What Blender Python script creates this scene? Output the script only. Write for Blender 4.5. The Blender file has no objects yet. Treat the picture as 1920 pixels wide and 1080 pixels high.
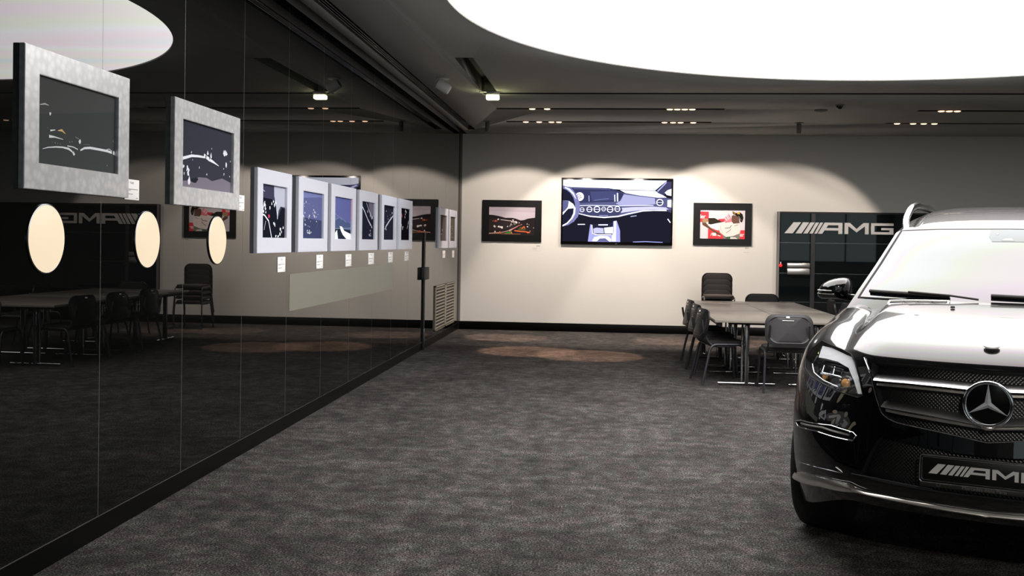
import bpy, bmesh, math, random
from math import sin, cos, pi, radians, sqrt, atan2
from mathutils import Vector, Matrix
from mathutils.geometry import delaunay_2d_cdt

SC = bpy.context.scene
COL = SC.collection
R = random.Random(7)

# ------------------------------------------------------------------ camera model
FPX, YAW, PIT, ROL, SX, SY, HC = 1957.0, .0976, .0131, .0153, -17.7, -60.5, 1.55
_F = Vector((-sin(YAW), cos(YAW), 0)); _R = Vector((cos(YAW), sin(YAW), 0)); _U = Vector((0, 0, 1))
_F2 = _F*cos(PIT)-_U*sin(PIT); _U2 = _U*cos(PIT)+_F*sin(PIT)
_R3 = _R*cos(ROL)+_U2*sin(ROL); _U3 = _U2*cos(ROL)-_R*sin(ROL)
EYE = Vector((0, 0, HC))
def ray(u, v):
    return _R3*((u-960-SX)/FPX)-_U3*((v-540-SY)/FPX)+_F2
def onY(u, v, Y):
    r = ray(u, v); return EYE+r*(Y/r.y)
def onX(u, v, X):
    r = ray(u, v); return EYE+r*(X/r.x)
def onZ(u, v, Z):
    r = ray(u, v); return EYE+r*((Z-HC)/r.z)
W, D, H = 2.56, 18.3, 3.45      # left wall at x=-W, back wall at y=D, ceiling height

# ------------------------------------------------------------------ materials
def lin(c):
    if isinstance(c, (int, float)): c = (c, c, c)
    return tuple(((x/255)/12.92 if x/255 <= .04045 else ((x/255+.055)/1.055)**2.4) for x in c[:3])
def mat(name, col, rough=.5, metal=0., spec=.5, ior=1.5, coat=0., coat_rough=.02, emit=None, es=0., bump=None, aniso=None):
    m = bpy.data.materials.new(name); m.use_nodes = True
    nt = m.node_tree; b = nt.nodes['Principled BSDF']
    b.inputs['Base Color'].default_value = (*lin(col), 1)
    b.inputs['Roughness'].default_value = rough
    b.inputs['Metallic'].default_value = metal
    b.inputs['IOR'].default_value = ior
    b.inputs['Specular IOR Level'].default_value = spec
    b.inputs['Coat Weight'].default_value = coat
    b.inputs['Coat Roughness'].default_value = coat_rough
    if emit:
        b.inputs['Emission Color'].default_value = (*lin(emit), 1)
        b.inputs['Emission Strength'].default_value = es
    if bump:
        tc = nt.nodes.new('ShaderNodeTexCoord'); n = nt.nodes.new('ShaderNodeTexNoise')
        n.inputs['Scale'].default_value = bump[0]; n.inputs['Detail'].default_value = 4
        bp = nt.nodes.new('ShaderNodeBump'); bp.inputs['Strength'].default_value = bump[1]; bp.inputs['Distance'].default_value = bump[2]
        nt.links.new(tc.outputs['Object'], n.inputs['Vector']); nt.links.new(n.outputs['Fac'], bp.inputs['Height'])
        nt.links.new(bp.outputs['Normal'], b.inputs['Normal'])
    return m
def nn(m, t, **k):
    n = m.node_tree.nodes.new(t)
    for a, v in k.items(): setattr(n, a, v)
    return n
def ramp(m, stops):
    r = nn(m, 'ShaderNodeValToRGB'); e = r.color_ramp.elements
    while len(e) > 1: e.remove(e[-1])
    e[0].position = stops[0][0]; e[0].color = (*stops[0][1], 1)
    for p, c in stops[1:]:
        x = e.new(p); x.color = (*c, 1)
    return r

M = {}
M['glass_black'] = mat('black_back_painted_glass', (9, 10, 9), .0, ior=1.5)
M['seam'] = mat('joint_profile_aluminium', (120, 122, 120), .35, .6)
M['black'] = mat('matt_black', (9, 9, 9), .6)
M['blackgloss'] = mat('gloss_black', (8, 8, 8), .12)
M['plinth'] = mat('black_plinth_laminate', (4, 4, 4), .35, spec=.15)
M['alu'] = mat('bright_aluminium', (205, 207, 205), .25, 1)
M['chrome'] = mat('chrome', (225, 228, 232), .06, 1)
M['darkchrome'] = mat('grey_steel_tube', (120, 122, 126), .25, .9)
M['barmetal'] = mat('bright_grille_bar_metal', (235, 236, 238), .2, 1)
M['starmetal'] = mat('brushed_star_metal', (205, 207, 212), .3, .6)
M['satin'] = mat('satin_silver_skid', (222, 219, 212), .3, 1)
M['wallpaint'] = mat('warm_white_wall_paint', (203, 203, 197), .85, bump=(60, .05, .002))
M['sidepaint'] = mat('grey_wall_paint', (205, 203, 198), .85)
M['ceilpaint'] = mat('ceiling_paint', (166, 168, 164), .9)
M['white'] = mat('white_plastic', (225, 225, 220), .4)
M['whitecard'] = mat('white_caption_card', (252, 251, 248), .5)
M['ink'] = mat('grey_print_ink', (90, 90, 92), .6)
M['greyplastic'] = mat('grey_plastic', (105, 104, 100), .5)
M['tabletop'] = mat('grey_beige_laminate', (124, 118, 109), .28, bump=(300, .05, .0005))
M['tableedge'] = mat('table_edge_band', (125, 121, 112), .4)
M['fabric'] = mat('charcoal_chair_fabric', (34, 32, 32), .8, bump=(500, .3, .001))
M['shell'] = mat('black_chair_shell', (21, 21, 23), .42)
M['tube'] = mat('black_grey_tube', (62, 62, 66), .3, .6)
M['silvertube'] = mat('silver_chair_leg', (170, 172, 175), .3, .8)
M['paint'] = mat('black_car_paint', (3, 3, 4), .3, spec=.1, ior=1.4, coat=.7, coat_rough=0.0)
M['paint'].node_tree.nodes['Principled BSDF'].inputs['Coat IOR'].default_value = 1.75
M['windglass'] = mat('coated_windscreen_glass', (10, 12, 14), .0, ior=2.0)
M['windglass2'] = mat('tinted_side_glass', (6, 7, 8), .0, ior=1.6)
M['pod'] = mat('sensor_cover_glass', (12, 20, 28), .02, ior=1.72)
M['rubber'] = mat('tyre_rubber', (14, 14, 14), .75)
M['seal'] = mat('black_rubber_seal', (4, 4, 4), .6, spec=.1)
M['rim'] = mat('dark_alloy_rim', (90, 90, 95), .25, .9)
M['lampblack'] = mat('headlamp_housing', (20, 21, 24), .2)
M['drl'] = mat('white_light_guide', (240, 244, 250), .12, coat=1)
M['amber'] = mat('amber_bulb_and_reflection', (215, 160, 95), .2)  # on the projector lens this colour paints in a warm reflection
M['silverpaint'] = mat('silver_lettering', (205, 204, 200), .3, .35)
M['rail'] = mat('polished_roof_rail', (232, 233, 232), .12, 1)
M['frost'] = mat('frosted_film_panel', (116, 118, 106), .4, ior=1.5)
M['vent'] = mat('beige_vent_metal', (150, 143, 128), .4, .2)
M['warm'] = mat('warm_white_diffuser', (60, 56, 48), .5, emit=(255, 234, 200), es=.90)
M['redlight'] = mat('red_indicator', (200, 10, 10), .5, emit=(255, 20, 15), es=2.5)
M['emerg'] = mat('emergency_lamp_glow', (240, 240, 200), .5, emit=(255, 250, 190), es=9.0)
M['spotbulb'] = mat('warm_lamp_bulb', (255, 220, 180), .5, emit=(255, 205, 165), es=2.6)
M['floorink'] = M['ink']

def m_clear():
    m = bpy.data.materials.new('clear_lamp_lens'); m.use_nodes = True; nt = m.node_tree; nt.nodes.clear()
    o = nt.nodes.new('ShaderNodeOutputMaterial'); mix = nt.nodes.new('ShaderNodeMixShader'); t = nt.nodes.new('ShaderNodeBsdfTransparent')
    g = nt.nodes.new('ShaderNodeBsdfGlossy'); g.inputs['Roughness'].default_value = .0
    f = nt.nodes.new('ShaderNodeFresnel'); f.inputs['IOR'].default_value = 1.6
    ge = nt.nodes.new('ShaderNodeNewGeometry'); iv = nt.nodes.new('ShaderNodeMath'); iv.operation = 'SUBTRACT'; iv.inputs[0].default_value = 1
    mu = nt.nodes.new('ShaderNodeMath'); mu.operation = 'MULTIPLY'
    nt.links.new(ge.outputs['Backfacing'], iv.inputs[1]); nt.links.new(iv.outputs[0], mu.inputs[0]); nt.links.new(f.outputs[0], mu.inputs[1])
    nt.links.new(mu.outputs[0], mix.inputs[0]); nt.links.new(t.outputs[0], mix.inputs[1]); nt.links.new(g.outputs[0], mix.inputs[2]); nt.links.new(mix.outputs[0], o.inputs[0])
    return m
M['clear'] = m_clear()

def m_carpet():
    m = mat('speckled_grey_carpet', (60, 58, 58), .95, spec=.1); nt = m.node_tree; b = nt.nodes['Principled BSDF']
    tc = nn(m, 'ShaderNodeTexCoord')
    fine = nn(m, 'ShaderNodeTexNoise'); fine.inputs['Scale'].default_value = 95; fine.inputs['Detail'].default_value = 4; fine.inputs['Roughness'].default_value = .85
    mid = nn(m, 'ShaderNodeTexNoise'); mid.inputs['Scale'].default_value = 1.6; mid.inputs['Detail'].default_value = 3
    big = nn(m, 'ShaderNodeTexNoise'); big.inputs['Scale'].default_value = 7.5; big.inputs['Detail'].default_value = 7; big.inputs['Roughness'].default_value = .75
    hue = nn(m, 'ShaderNodeTexNoise'); hue.inputs['Scale'].default_value = 9; hue.inputs['Detail'].default_value = 3
    for n in (fine, mid, big, hue): nt.links.new(tc.outputs['Object'], n.inputs['Vector'])
    r1 = ramp(m, [(.40, (.003, .003, .003)), (.49, (.022, .021, .021)), (.60, (.15, .143, .14))])
    nt.links.new(fine.outputs['Fac'], r1.inputs['Fac'])
    r2 = ramp(m, [(.36, (.8, .8, .8)), (.64, (1.25, 1.25, 1.25))]); nt.links.new(mid.outputs['Fac'], r2.inputs['Fac'])
    r3 = ramp(m, [(.36, (.48, .48, .48)), (.5, (.95, .95, .95)), (.64, (1.8, 1.78, 1.77))]); nt.links.new(big.outputs['Fac'], r3.inputs['Fac'])
    r4 = ramp(m, [(.32, (.92, 1.03, .90)), (.5, (1, .99, .97)), (.68, (1.10, .94, .95))]); nt.links.new(hue.outputs['Fac'], r4.inputs['Fac'])
    prev = r1.outputs['Color']
    for r in (r2, r3, r4):
        x = nn(m, 'ShaderNodeMix', data_type='RGBA', blend_type='MULTIPLY'); x.inputs[0].default_value = 1
        nt.links.new(prev, x.inputs[6]); nt.links.new(r.outputs['Color'], x.inputs[7]); prev = x.outputs[2]
    nt.links.new(prev, b.inputs['Base Color'])
    bp = nn(m, 'ShaderNodeBump'); bp.inputs['Strength'].default_value = .5; bp.inputs['Distance'].default_value = .004
    nt.links.new(fine.outputs['Fac'], bp.inputs['Height']); nt.links.new(bp.outputs['Normal'], b.inputs['Normal'])
    return m
M['carpet'] = m_carpet()

def m_sky():
    m = bpy.data.materials.new('luminous_stretch_ceiling'); m.use_nodes = True; nt = m.node_tree; nt.nodes.clear()
    o = nt.nodes.new('ShaderNodeOutputMaterial'); e = nt.nodes.new('ShaderNodeEmission'); e.inputs['Strength'].default_value = 5.9
    tc = nt.nodes.new('ShaderNodeTexCoord'); mp = nt.nodes.new('ShaderNodeMapping')
    mp.inputs['Scale'].default_value = (.12, 1.0, 1); mp.inputs['Rotation'].default_value = (0, 0, .12)
    w = nt.nodes.new('ShaderNodeTexNoise'); w.inputs['Scale'].default_value = .62; w.inputs['Detail'].default_value = 1.5
    r = nt.nodes.new('ShaderNodeValToRGB'); el = r.color_ramp.elements
    stops = [(.30, (.70, .88, .98)), (.40, (.98, .92, .84)), (.47, (1, .88, .96)), (.53, (.94, .97, .84)), (.58, (.97, .98, 1)), (.66, (1, .87, .92)), (.74, (.76, .95, .94))]
    el[0].position = stops[0][0]; el[0].color = (*stops[0][1], 1); el[1].position = stops[-1][0]; el[1].color = (*stops[-1][1], 1)
    for p, c in stops[1:-1]:
        x = el.new(p); x.color = (*c, 1)
    nt.links.new(tc.outputs['Object'], mp.inputs['Vector']); nt.links.new(mp.outputs[0], w.inputs['Vector'])
    nt.links.new(w.outputs['Fac'], r.inputs['Fac']); nt.links.new(r.outputs['Color'], e.inputs['Color']); nt.links.new(e.outputs[0], o.inputs[0])
    return m
M['sky'] = m_sky()

def m_framemetal():
    m = mat('ground_aluminium_frame', (216, 218, 224), .3, .2); nt = m.node_tree; b = nt.nodes['Principled BSDF']
    tc = nn(m, 'ShaderNodeTexCoord'); v = nn(m, 'ShaderNodeTexVoronoi'); v.inputs['Scale'].default_value = 24
    n = nn(m, 'ShaderNodeTexNoise'); n.inputs['Scale'].default_value = 14
    mx = nn(m, 'ShaderNodeMix', data_type='RGBA'); mx.inputs[0].default_value = .35
    nt.links.new(tc.outputs['Object'], v.inputs['Vector']); nt.links.new(tc.outputs['Object'], n.inputs['Vector'])
    nt.links.new(v.outputs['Distance'], mx.inputs[6]); nt.links.new(n.outputs['Fac'], mx.inputs[7])
    r = ramp(m, [(.1, lin((222, 223, 224))), (.42, lin((206, 207, 208))), (.6, lin((192, 194, 195)))])
    nt.links.new(mx.outputs[2], r.inputs['Fac']); nt.links.new(r.outputs['Color'], b.inputs['Base Color'])
    return m
M['framemetal'] = m_framemetal()
M['framesatin'] = mat('satin_silver_frame', (216, 219, 231), .4, .1, bump=(30, .05, .002))

def m_mesh(name, scale, c1, c2):
    m = mat(name, (8, 8, 8), .35); nt = m.node_tree; b = nt.nodes['Principled BSDF']
    tc = nn(m, 'ShaderNodeTexCoord'); v = nn(m, 'ShaderNodeTexVoronoi'); v.inputs['Scale'].default_value = scale; v.inputs['Randomness'].default_value = 0
    mp = nn(m, 'ShaderNodeMapping'); mp.inputs['Rotation'].default_value = (0, radians(45), 0); mp.inputs['Scale'].default_value = (1, .05, 1)
    r = ramp(m, [(.25, lin(c1)), (.45, lin(c2))])
    nt.links.new(tc.outputs['Object'], mp.inputs['Vector']); nt.links.new(mp.outputs[0], v.inputs['Vector'])
    nt.links.new(v.outputs['Distance'], r.inputs['Fac']); nt.links.new(r.outputs['Color'], b.inputs['Base Color'])
    bp = nn(m, 'ShaderNodeBump'); bp.inputs['Distance'].default_value = .003
    nt.links.new(v.outputs['Distance'], bp.inputs['Height']); nt.links.new(bp.outputs['Normal'], b.inputs['Normal'])
    return m
M['gmesh'] = m_mesh('black_grille_mesh', 85, (1, 1, 1), (5, 5, 6))

def m_art(name, emit=0., rough=.35):
    m = mat(name, (128, 128, 128), rough); nt = m.node_tree; b = nt.nodes['Principled BSDF']
    b.inputs['Specular IOR Level'].default_value = .0; b.inputs['Roughness'].default_value = .7; a = nn(m, 'ShaderNodeVertexColor'); a.layer_name = 'Col'
    nt.links.new(a.outputs['Color'], b.inputs['Base Color'])
    if emit:
        nt.links.new(a.outputs['Color'], b.inputs['Emission Color']); b.inputs['Emission Strength'].default_value = emit
        b.inputs['Base Color'].default_value = (0, 0, 0, 1)
        for l in list(b.inputs['Base Color'].links): nt.links.remove(l)
    return m
M['print'] = m_art('printed_photograph', 0, .3)
M['backlit'] = m_art('backlit_print', .35, .3)
M['screen'] = m_art('lcd_screen', 1.6, .2)

# ------------------------------------------------------------------ mesh helpers
class MB:
    def __init__(s): s.bm = bmesh.new(); s.mats = []
    def mi(s, m):
        if m is None: return 0
        if m not in s.mats: s.mats.append(m)
        return s.mats.index(m)
    def face(s, vs, m=None, smooth=False):
        try:
            f = s.bm.faces.new(vs); f.material_index = s.mi(m); f.smooth = smooth; return f
        except ValueError: return None
    def v(s, p): return s.bm.verts.new(p)
    def box(s, a, b, m=None, bev=0.):
        x0, y0, z0 = a; x1, y1, z1 = b
        vs = [s.v((x, y, z)) for z in (z0, z1) for y in (y0, y1) for x in (x0, x1)]
        fs = [s.face([vs[i] for i in q], m) for q in ((0, 2, 3, 1), (4, 5, 7, 6), (0, 1, 5, 4), (2, 6, 7, 3), (0, 4, 6, 2), (1, 3, 7, 5))]
        if bev:
            es = list({e for f in fs for e in f.edges})
            bmesh.ops.bevel(s.bm, geom=es, offset=bev, segments=2, affect='EDGES', profile=.5)
        return s
    def prism(s, pts, dirv, m=None, smooth=False, m2=None):
        """closed polygon of 3D points extruded by dirv"""
        d = Vector(dirv); a = [s.v(p) for p in pts]; b = [s.v(Vector(p)+d) for p in pts]; n = len(pts)
        s.face(a, m); s.face(b[::-1], m2 or m)
        for i in range(n): s.face([a[i], b[i], b[(i+1) % n], a[(i+1) % n]], m, smooth)
        return s
    def tube(s, pts, r, m=None, n=10, closed=False, flat=1.):
        P = [Vector(p) for p in pts]; N = len(P); rings = []
        up = None
        for i in range(N):
            if closed: t = (P[(i+1) % N]-P[i-1]).normalized()
            elif i == 0: t = (P[1]-P[0]).normalized()
            elif i == N-1: t = (P[-1]-P[-2]).normalized()
            else: t = ((P[i+1]-P[i]).normalized()+(P[i]-P[i-1]).normalized()).normalized()
            if up is None:
                a = Vector((0, 0, 1)) if abs(t.z) < .9 else Vector((0, 1, 0))
                up = (a-t*a.dot(t)).normalized()
            else: up = (up-t*up.dot(t)).normalized()
            q = t.cross(up); rr = r[i] if isinstance(r, (list, tuple)) else r
            rings.append([s.v(P[i]+up*(cos(2*pi*k/n)*rr*flat)+q*(sin(2*pi*k/n)*rr)) for k in range(n)])
        for i in range(N if closed else N-1):
            A = rings[i]; B = rings[(i+1) % N]
            for k in range(n): s.face([A[k], A[(k+1) % n], B[(k+1) % n], B[k]], m, True)
        if not closed:
            s.face(rings[0][::-1], m); s.face(rings[-1], m)
        return s
    def lathe(s, prof, m=None, n=32, origin=(0, 0, 0), axis='Z', ang0=0., smooth=True):
        o = Vector(origin); rings = []
        for r, h in prof:
            ring = []
            for k in range(n):
                a = 2*pi*k/n+ang0; c, q = r*cos(a), r*sin(a)
                p = {'Z': (c, q, h), 'Y': (c, h, q), 'X': (h, c, q)}[axis]
                ring.append(s.v(o+Vector(p)))
            rings.append(ring)
        for A, B in zip(rings, rings[1:]):
            for k in range(n): s.face([A[k], A[(k+1) % n], B[(k+1) % n], B[k]], m, smooth)
        s.face(rings[0][::-1], m); s.face(rings[-1], m)
        return s
    def xf(s, mtx):
        bmesh.ops.transform(s.bm, matrix=mtx, verts=s.bm.verts); return s
    def build(s, name, m=None, parent=None, sharp=35, doubles=False, normals=True):
        if doubles: bmesh.ops.remove_doubles(s.bm, verts=s.bm.verts, dist=1e-5)
        if normals: bmesh.ops.recalc_face_normals(s.bm, faces=s.bm.faces)
        me = bpy.data.meshes.new(name); s.bm.to_mesh(me); s.bm.free()
        if s.mats:
            for x in s.mats: me.materials.append(x)
        elif m: me.materials.append(m)
        me.set_sharp_from_angle(angle=radians(sharp))
        o = bpy.data.objects.new(name, me); COL.objects.link(o)
        if parent: o.parent = parent
        return o
def fillet(pts, rad, k=5):
    P = [Vector(p) for p in pts]; out = [P[0]]
    for i in range(1, len(P)-1):
        a = (P[i-1]-P[i]); b = (P[i+1]-P[i]); r = min(rad, a.length*.49, b.length*.49)
        A = P[i]+a.normalized()*r; B = P[i]+b.normalized()*r
        for j in range(k+1):
            t = j/k; out.append(A*(1-t)**2+P[i]*2*t*(1-t)+B*t*t)
    out.append(P[-1]); return out
def rrect(x0, z0, x1, z1, r, k=5):
    """rounded rectangle outline in (x,z)"""
    o = []
    for cx, cz, a in ((x1-r, z1-r, 0), (x0+r, z1-r, 90), (x0+r, z0+r, 180), (x1-r, z0+r, 270)):
        for j in range(k+1):
            t = radians(a+90*j/k); o.append((cx+r*cos(t), cz+r*sin(t)))
    return o
def tag(o, label=None, cat=None, group=None, kind=None):
    if label: o['label'] = label
    if cat: o['category'] = cat
    if group: o['group'] = group
    if kind: o['kind'] = kind
    return o
def thing(name, label, cat, loc=(0, 0, 0), rz=0., group=None):
    o = bpy.data.objects.new(name, None); COL.objects.link(o); o.location = loc; o.rotation_euler = (0, 0, rz)
    o.empty_display_size = .1
    return tag(o, label, cat, group)
def dup(root, loc=None, rz=None, label=None):
    def cp(o, par):
        c = o.copy(); COL.objects.link(c)
        if par: c.parent = par
        for ch in [x for x in bpy.data.objects if x.parent == o]: cp(ch, c)
        return c
    kids = cp(root, None)
    if loc is not None: kids.location = loc
    if rz is not None: kids.rotation_euler = (0, 0, rz)
    if label: kids['label'] = label
    return kids
def boolean(o, cutter, remove=True):
    md = o.modifiers.new('b', 'BOOLEAN'); md.object = cutter; md.operation = 'DIFFERENCE'; md.solver = 'EXACT'
    try: md.material_mode = 'TRANSFER'
    except Exception: pass
    bpy.context.view_layer.update()
    dg = bpy.context.evaluated_depsgraph_get()
    me = bpy.data.meshes.new_from_object(o.evaluated_get(dg)); o.modifiers.clear(); o.data = me
    if remove: bpy.data.objects.remove(cutter)
    return o

# ------------------------------------------------------------------ flat artwork (printed pictures and screens)
class Art:
    """coloured flat shapes on a panel lying in local XZ, facing -Y; coordinates 0..1"""
    def __init__(s, w, h, bg): s.w, s.h = w, h; s.sh = [(([(0, 0), (1, 0), (1, 1), (0, 1)]), bg, 0)]; s.layer = 0
    def L(s): s.layer += 1; return s
    def poly(s, pts, col): s.sh.append((pts, col, s.layer)); return s
    def stroke(s, pts, wd, col):
        asp = s.w/s.h
        P = [Vector((p[0]*asp, p[1])) for p in pts]; n = len(P)
        ws = wd if isinstance(wd, (list, tuple)) else [wd]*n
        for i in range(n-1):
            d = (P[i+1]-P[i])
            if d.length < 1e-6: continue
            d.normalize(); q = Vector((-d.y, d.x)); e = d*(ws[i]*.25)
            a, b, c, e2 = P[i]-e+q*ws[i]/2, P[i]-e-q*ws[i]/2, P[i+1]+e-q*ws[i+1]/2, P[i+1]+e+q*ws[i+1]/2
            s.sh.append(([(v.x/asp, v.y) for v in (a, b, c, e2)], col, s.layer+(i % 2)*.5))
        return s
    def disc(s, x, y, r, col, rx=None, n=20, a0=0, a1=360):
        asp = s.w/s.h; rx = rx or r
        s.sh.append(([(x+rx*cos(radians(a0+(a1-a0)*k/n))/asp, y+r*sin(radians(a0+(a1-a0)*k/n))) for k in range(n+(a1-a0 < 360))], col, s.layer)); return s
    def build(s, name, m, parent, y=0., clip=True):
        bm = bmesh.new(); cl = bm.loops.layers.color.new('Col')
        for pts, col, ly in s.sh:
            if clip: pts = clip01(pts)
            if len(pts) < 3: continue
            yy = y-ly*.00012
            vs = [bm.verts.new((p[0]*s.w-s.w/2, yy, p[1]*s.h-s.h/2)) for p in pts]
            try: f = bm.faces.new(vs)
            except ValueError: continue
            f.normal_update()
            if f.normal.y > 0: f.normal_flip()
            c = (*[x/255 for x in (col if isinstance(col, tuple) else (col,)*3)], 1)
            for l in f.loops: l[cl] = c
        bmesh.ops.triangulate(bm, faces=[f for f in bm.faces if len(f.verts) > 4])
        me = bpy.data.meshes.new(name); bm.to_mesh(me); bm.free(); me.materials.append(m)
        o = bpy.data.objects.new(name, me); COL.objects.link(o); o.parent = parent
        return o
def clip01(P):
    for ax, lim, sg in ((0, 0, 1), (0, 1, -1), (1, 0, 1), (1, 1, -1)):
        out = []
        for i in range(len(P)):
            a, b = P[i-1], P[i]; fa, fb = (a[ax]-lim)*sg, (b[ax]-lim)*sg
            if (fa >= 0) != (fb >= 0):
                t = fa/(fa-fb); out.append((a[0]+(b[0]-a[0])*t, a[1]+(b[1]-a[1])*t))
            if fb >= 0: out.append(b)
        P = out
        if not P: return []
    return P

# ------------------------------------------------------------------ the room
XR, YB = 11.0, -5.0
XO = -W-.5
o = MB().box((-W-.3, YB-.2, -.12), (XR+.2, D+.2, 0), M['carpet']).build('floor'); tag(o, kind='structure')
SKX, SKY, SKR = 2.87, 8.12, 4.14
# ceiling slab with real recesses
cm = M['ceilpaint']
ceil = MB(); ceil.mi(cm); ceil.mi(M['black']); ceil.mi(M['white'])
ceil.box((-W-.3, YB-.2, H), (XR+.2, D+.2, H+.32), cm)
ceil = ceil.build('ceiling'); tag(ceil, kind='structure')
def cutbox(a, b):
    q = MB(); q.mi(cm); q.mi(M['black']); q.box(a, b, M['black'])
    boolean(ceil, q.build('cut'))
q = MB(); q.mi(cm); q.mi(M['black']); q.mi(M['white'])
q.lathe([(SKR, H-.1), (SKR, H+.2)], M['white'], 160, (SKX, SKY, 0), smooth=False)
boolean(ceil, q.build('cut'))
zs0, zs1 = H-.05, H+.18
cutbox((-1.58, 10.72, zs0), (-1.39, 13.36, zs1))
cutbox((-1.3905, 13.24, zs0), (10.6, 13.36, zs1))
cutbox((-1.57, 14.74, zs0), (1.63, 14.88, zs1))
cutbox((-1.58, 16.33, zs0), (1.61, 16.48, zs1))
cutbox((4.27, 14.86, zs0), (9.0, 15.0, zs1))
cutbox((4.23, 16.38, zs0), (9.0, 16.5, zs1))
cutbox((-2.34, YB+1, zs0), (-2.215, 17.55, zs1))
cutbox((-W+.002, YB, zs0), (-2.45, D-.04, zs1))

# luminous ceiling
q = MB(); q.lathe([(SKR-.004, H+.012), (SKR-.004, H+.02)], M['sky'], 160, (0, 0, 0), smooth=False)
o = q.build('luminous_ceiling_panel', normals=True); o.location = (SKX, SKY, 0)
tag(o, 'huge round white luminous ceiling panel set above the black car', 'ceiling light')

# linear diffuser blades
t = thing('linear_air_diffuser', 'long black slot diffuser with thin pale blades in the ceiling beside the black glass wall', 'air vent', (-2.28, 0, H))
for dx in (-.028, .0, .028):
    MB().box((dx-.003, YB+1.1, .006), (dx+.003, 16.6, .05), M['darkchrome']).build('blade', parent=t)
MB().box((-.058, YB+1.1, .06), (.058, 17.5, .08), M['black']).build('backing', parent=t)

# left wall: black glass panels
SEAM = [5.10+1.045*k for k in range(-10, 13)]
wl = MB(); wl.mi(M['glass_black']); wl.mi(M['seam'])
ed = [YB]+[s for s in SEAM if s > YB+.2]+[D]
for a, b in zip(ed, ed[1:]):
    wl.box((-W-.02, a+.0025, .12), (-W, b-.0025, H+.16), M['glass_black'])
wl.box((-W-.12, YB, 0), (-W-.022, D, H+.2), M['seam'])
o = wl.build('wall_left'); tag(o, kind='structure')
# seam profiles catching light
sp = MB()
for s_ in SEAM:
    if s_ > YB+.2: sp.box((-W-.015, s_-.0024, .12), (-W-.0004, s_+.0024, H+.16), M['seam'])
tag(sp.build('trim_1'), kind='structure')
o = MB().box((-W-.02, YB, 0), (-W-.004, D, .112), M['plinth']).build('baseboard_left'); tag(o, kind='structure')
o = MB().box((-W-.02, YB, .112), (-W+.003, D, .118), M['alu']).build('trim_2'); tag(o, kind='structure')
o = MB().box((-W-.1, D, 0), (XR+.2, D+.2, H+.2), M['wallpaint']).build('wall_back'); tag(o, kind='structure')
o = MB().box((-W+.002, D-.018, 0), (XR, D-.0005, .145), M['plinth'], .003).build('baseboard_back'); tag(o, kind='structure')
o = MB().box((-W+.001, D-.03, .145), (-W+.03, D-.0005, H), M['greyplastic']).build('trim_3'); tag(o, kind='structure')
o = MB().box((XR, YB, 0), (XR+.2, D, H+.2), M['sidepaint']).build('wall_right'); tag(o, kind='structure')
o = MB().box((-W-.1, YB-.2, 0), (XR+.2, YB, H+.2), M['sidepaint']).build('wall_rear'); tag(o, kind='structure')
M['fill_glow'] = mat('fill_glow_pane', (200, 210, 215), .3, emit=(215, 236, 242), es=.75)  # pane glow added as fill for the car front
for i in range(5):      # unseen glowing window row, added behind the camera to brighten the car front
    x0 = -1.9+i*2.5
    wn = MB().box((x0, YB, 1.0), (x0+2.3, YB+.012, 2.95), M['fill_glow']).build('window_%d' % (i+1)); tag(wn, kind='structure')
    q = MB()
    for a, b in (((x0-.05, YB, .94), (x0+2.35, YB+.05, 1.0)), ((x0-.05, YB, 2.95), (x0+2.35, YB+.05, 3.01)), ((x0-.05, YB, 1.0), (x0, YB+.05, 2.95)), ((x0+2.3, YB, 1.0), (x0+2.35, YB+.05, 2.95)), ((x0+1.12, YB, 1.0), (x0+1.18, YB+.05, 2.95))): q.box(a, b, M['darkchrome'])
    q.build('window_frame', parent=wn)

# ------------------------------------------------------------------ things on the left wall
XF = -W+.0282
def wall_local(u0):      # matrix: local x -> world +y, local -y -> world +x (facing room)
    return pi/2
def wall_thing(name, label, cat, y, z, group=None, x=-W+.0005):
    return thing(name, label, cat, (x, y, z), pi/2, group)
# local coordinates of such a thing: x = along +Y world, -y = out of the wall, z up
def picture_frame(name, label, y0, y1, z0, z1, iy0, iy1, iz0, iz1, fm, art, group, am):
    yc, zc = (y0+y1)/2, (z0+z1)/2
    t = wall_thing(name, label, 'picture', yc, zc, group)
    a0, a1, b0, b1 = y0-yc, y1-yc, z0-zc, z1-zc; c0, c1, d0, d1 = iy0-yc, iy1-yc, iz0-zc, iz1-zc
    f = MB(); T = -.028
    O = [(a0, b0), (a1, b0), (a1, b1), (a0, b1)]; I = [(c0, d0), (c1, d0), (c1, d1), (c0, d1)]
    Of = [f.v((x, T, z)) for x, z in O]; If = [f.v((x, T, z)) for x, z in I]; Ob = [f.v((x, -.001, z)) for x, z in O]; Ib = [f.v((x, -.001, z)) for x, z in I]
    for i in range(4):
        j = (i+1) % 4
        f.face([Of[i], Of[j], If[j], If[i]]); f.face([Ob[i], Ib[i], Ib[j], Ob[j]]); f.face([Of[i], Ob[i], Ob[j], Of[j]]); f.face([If[i], If[j], Ib[j], Ib[i]])
    e = [x for x in f.bm.edges if all(abs(v.co.y-T) < 1e-6 for v in x.verts) and ((x.verts[0] in Of and x.verts[1] in Of) or (x.verts[0] in If and x.verts[1] in If))]
    bmesh.ops.bevel(f.bm, geom=e, offset=.0025, segments=2, affect='EDGES')
    f.build('frame', fm, t)
    MB().box((c0-.003, -.008, d0-.003), (c1+.003, -.002, d1+.003), M['black']).build('backing_board', parent=t)
    A = Art((c1-c0), (d1-d0), art[0])
    art[1](A)
    p = A.build('photograph', am, t, 0); p.location = ((c0+c1)/2, -.009, (d0+d1)/2)
    return t

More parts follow.
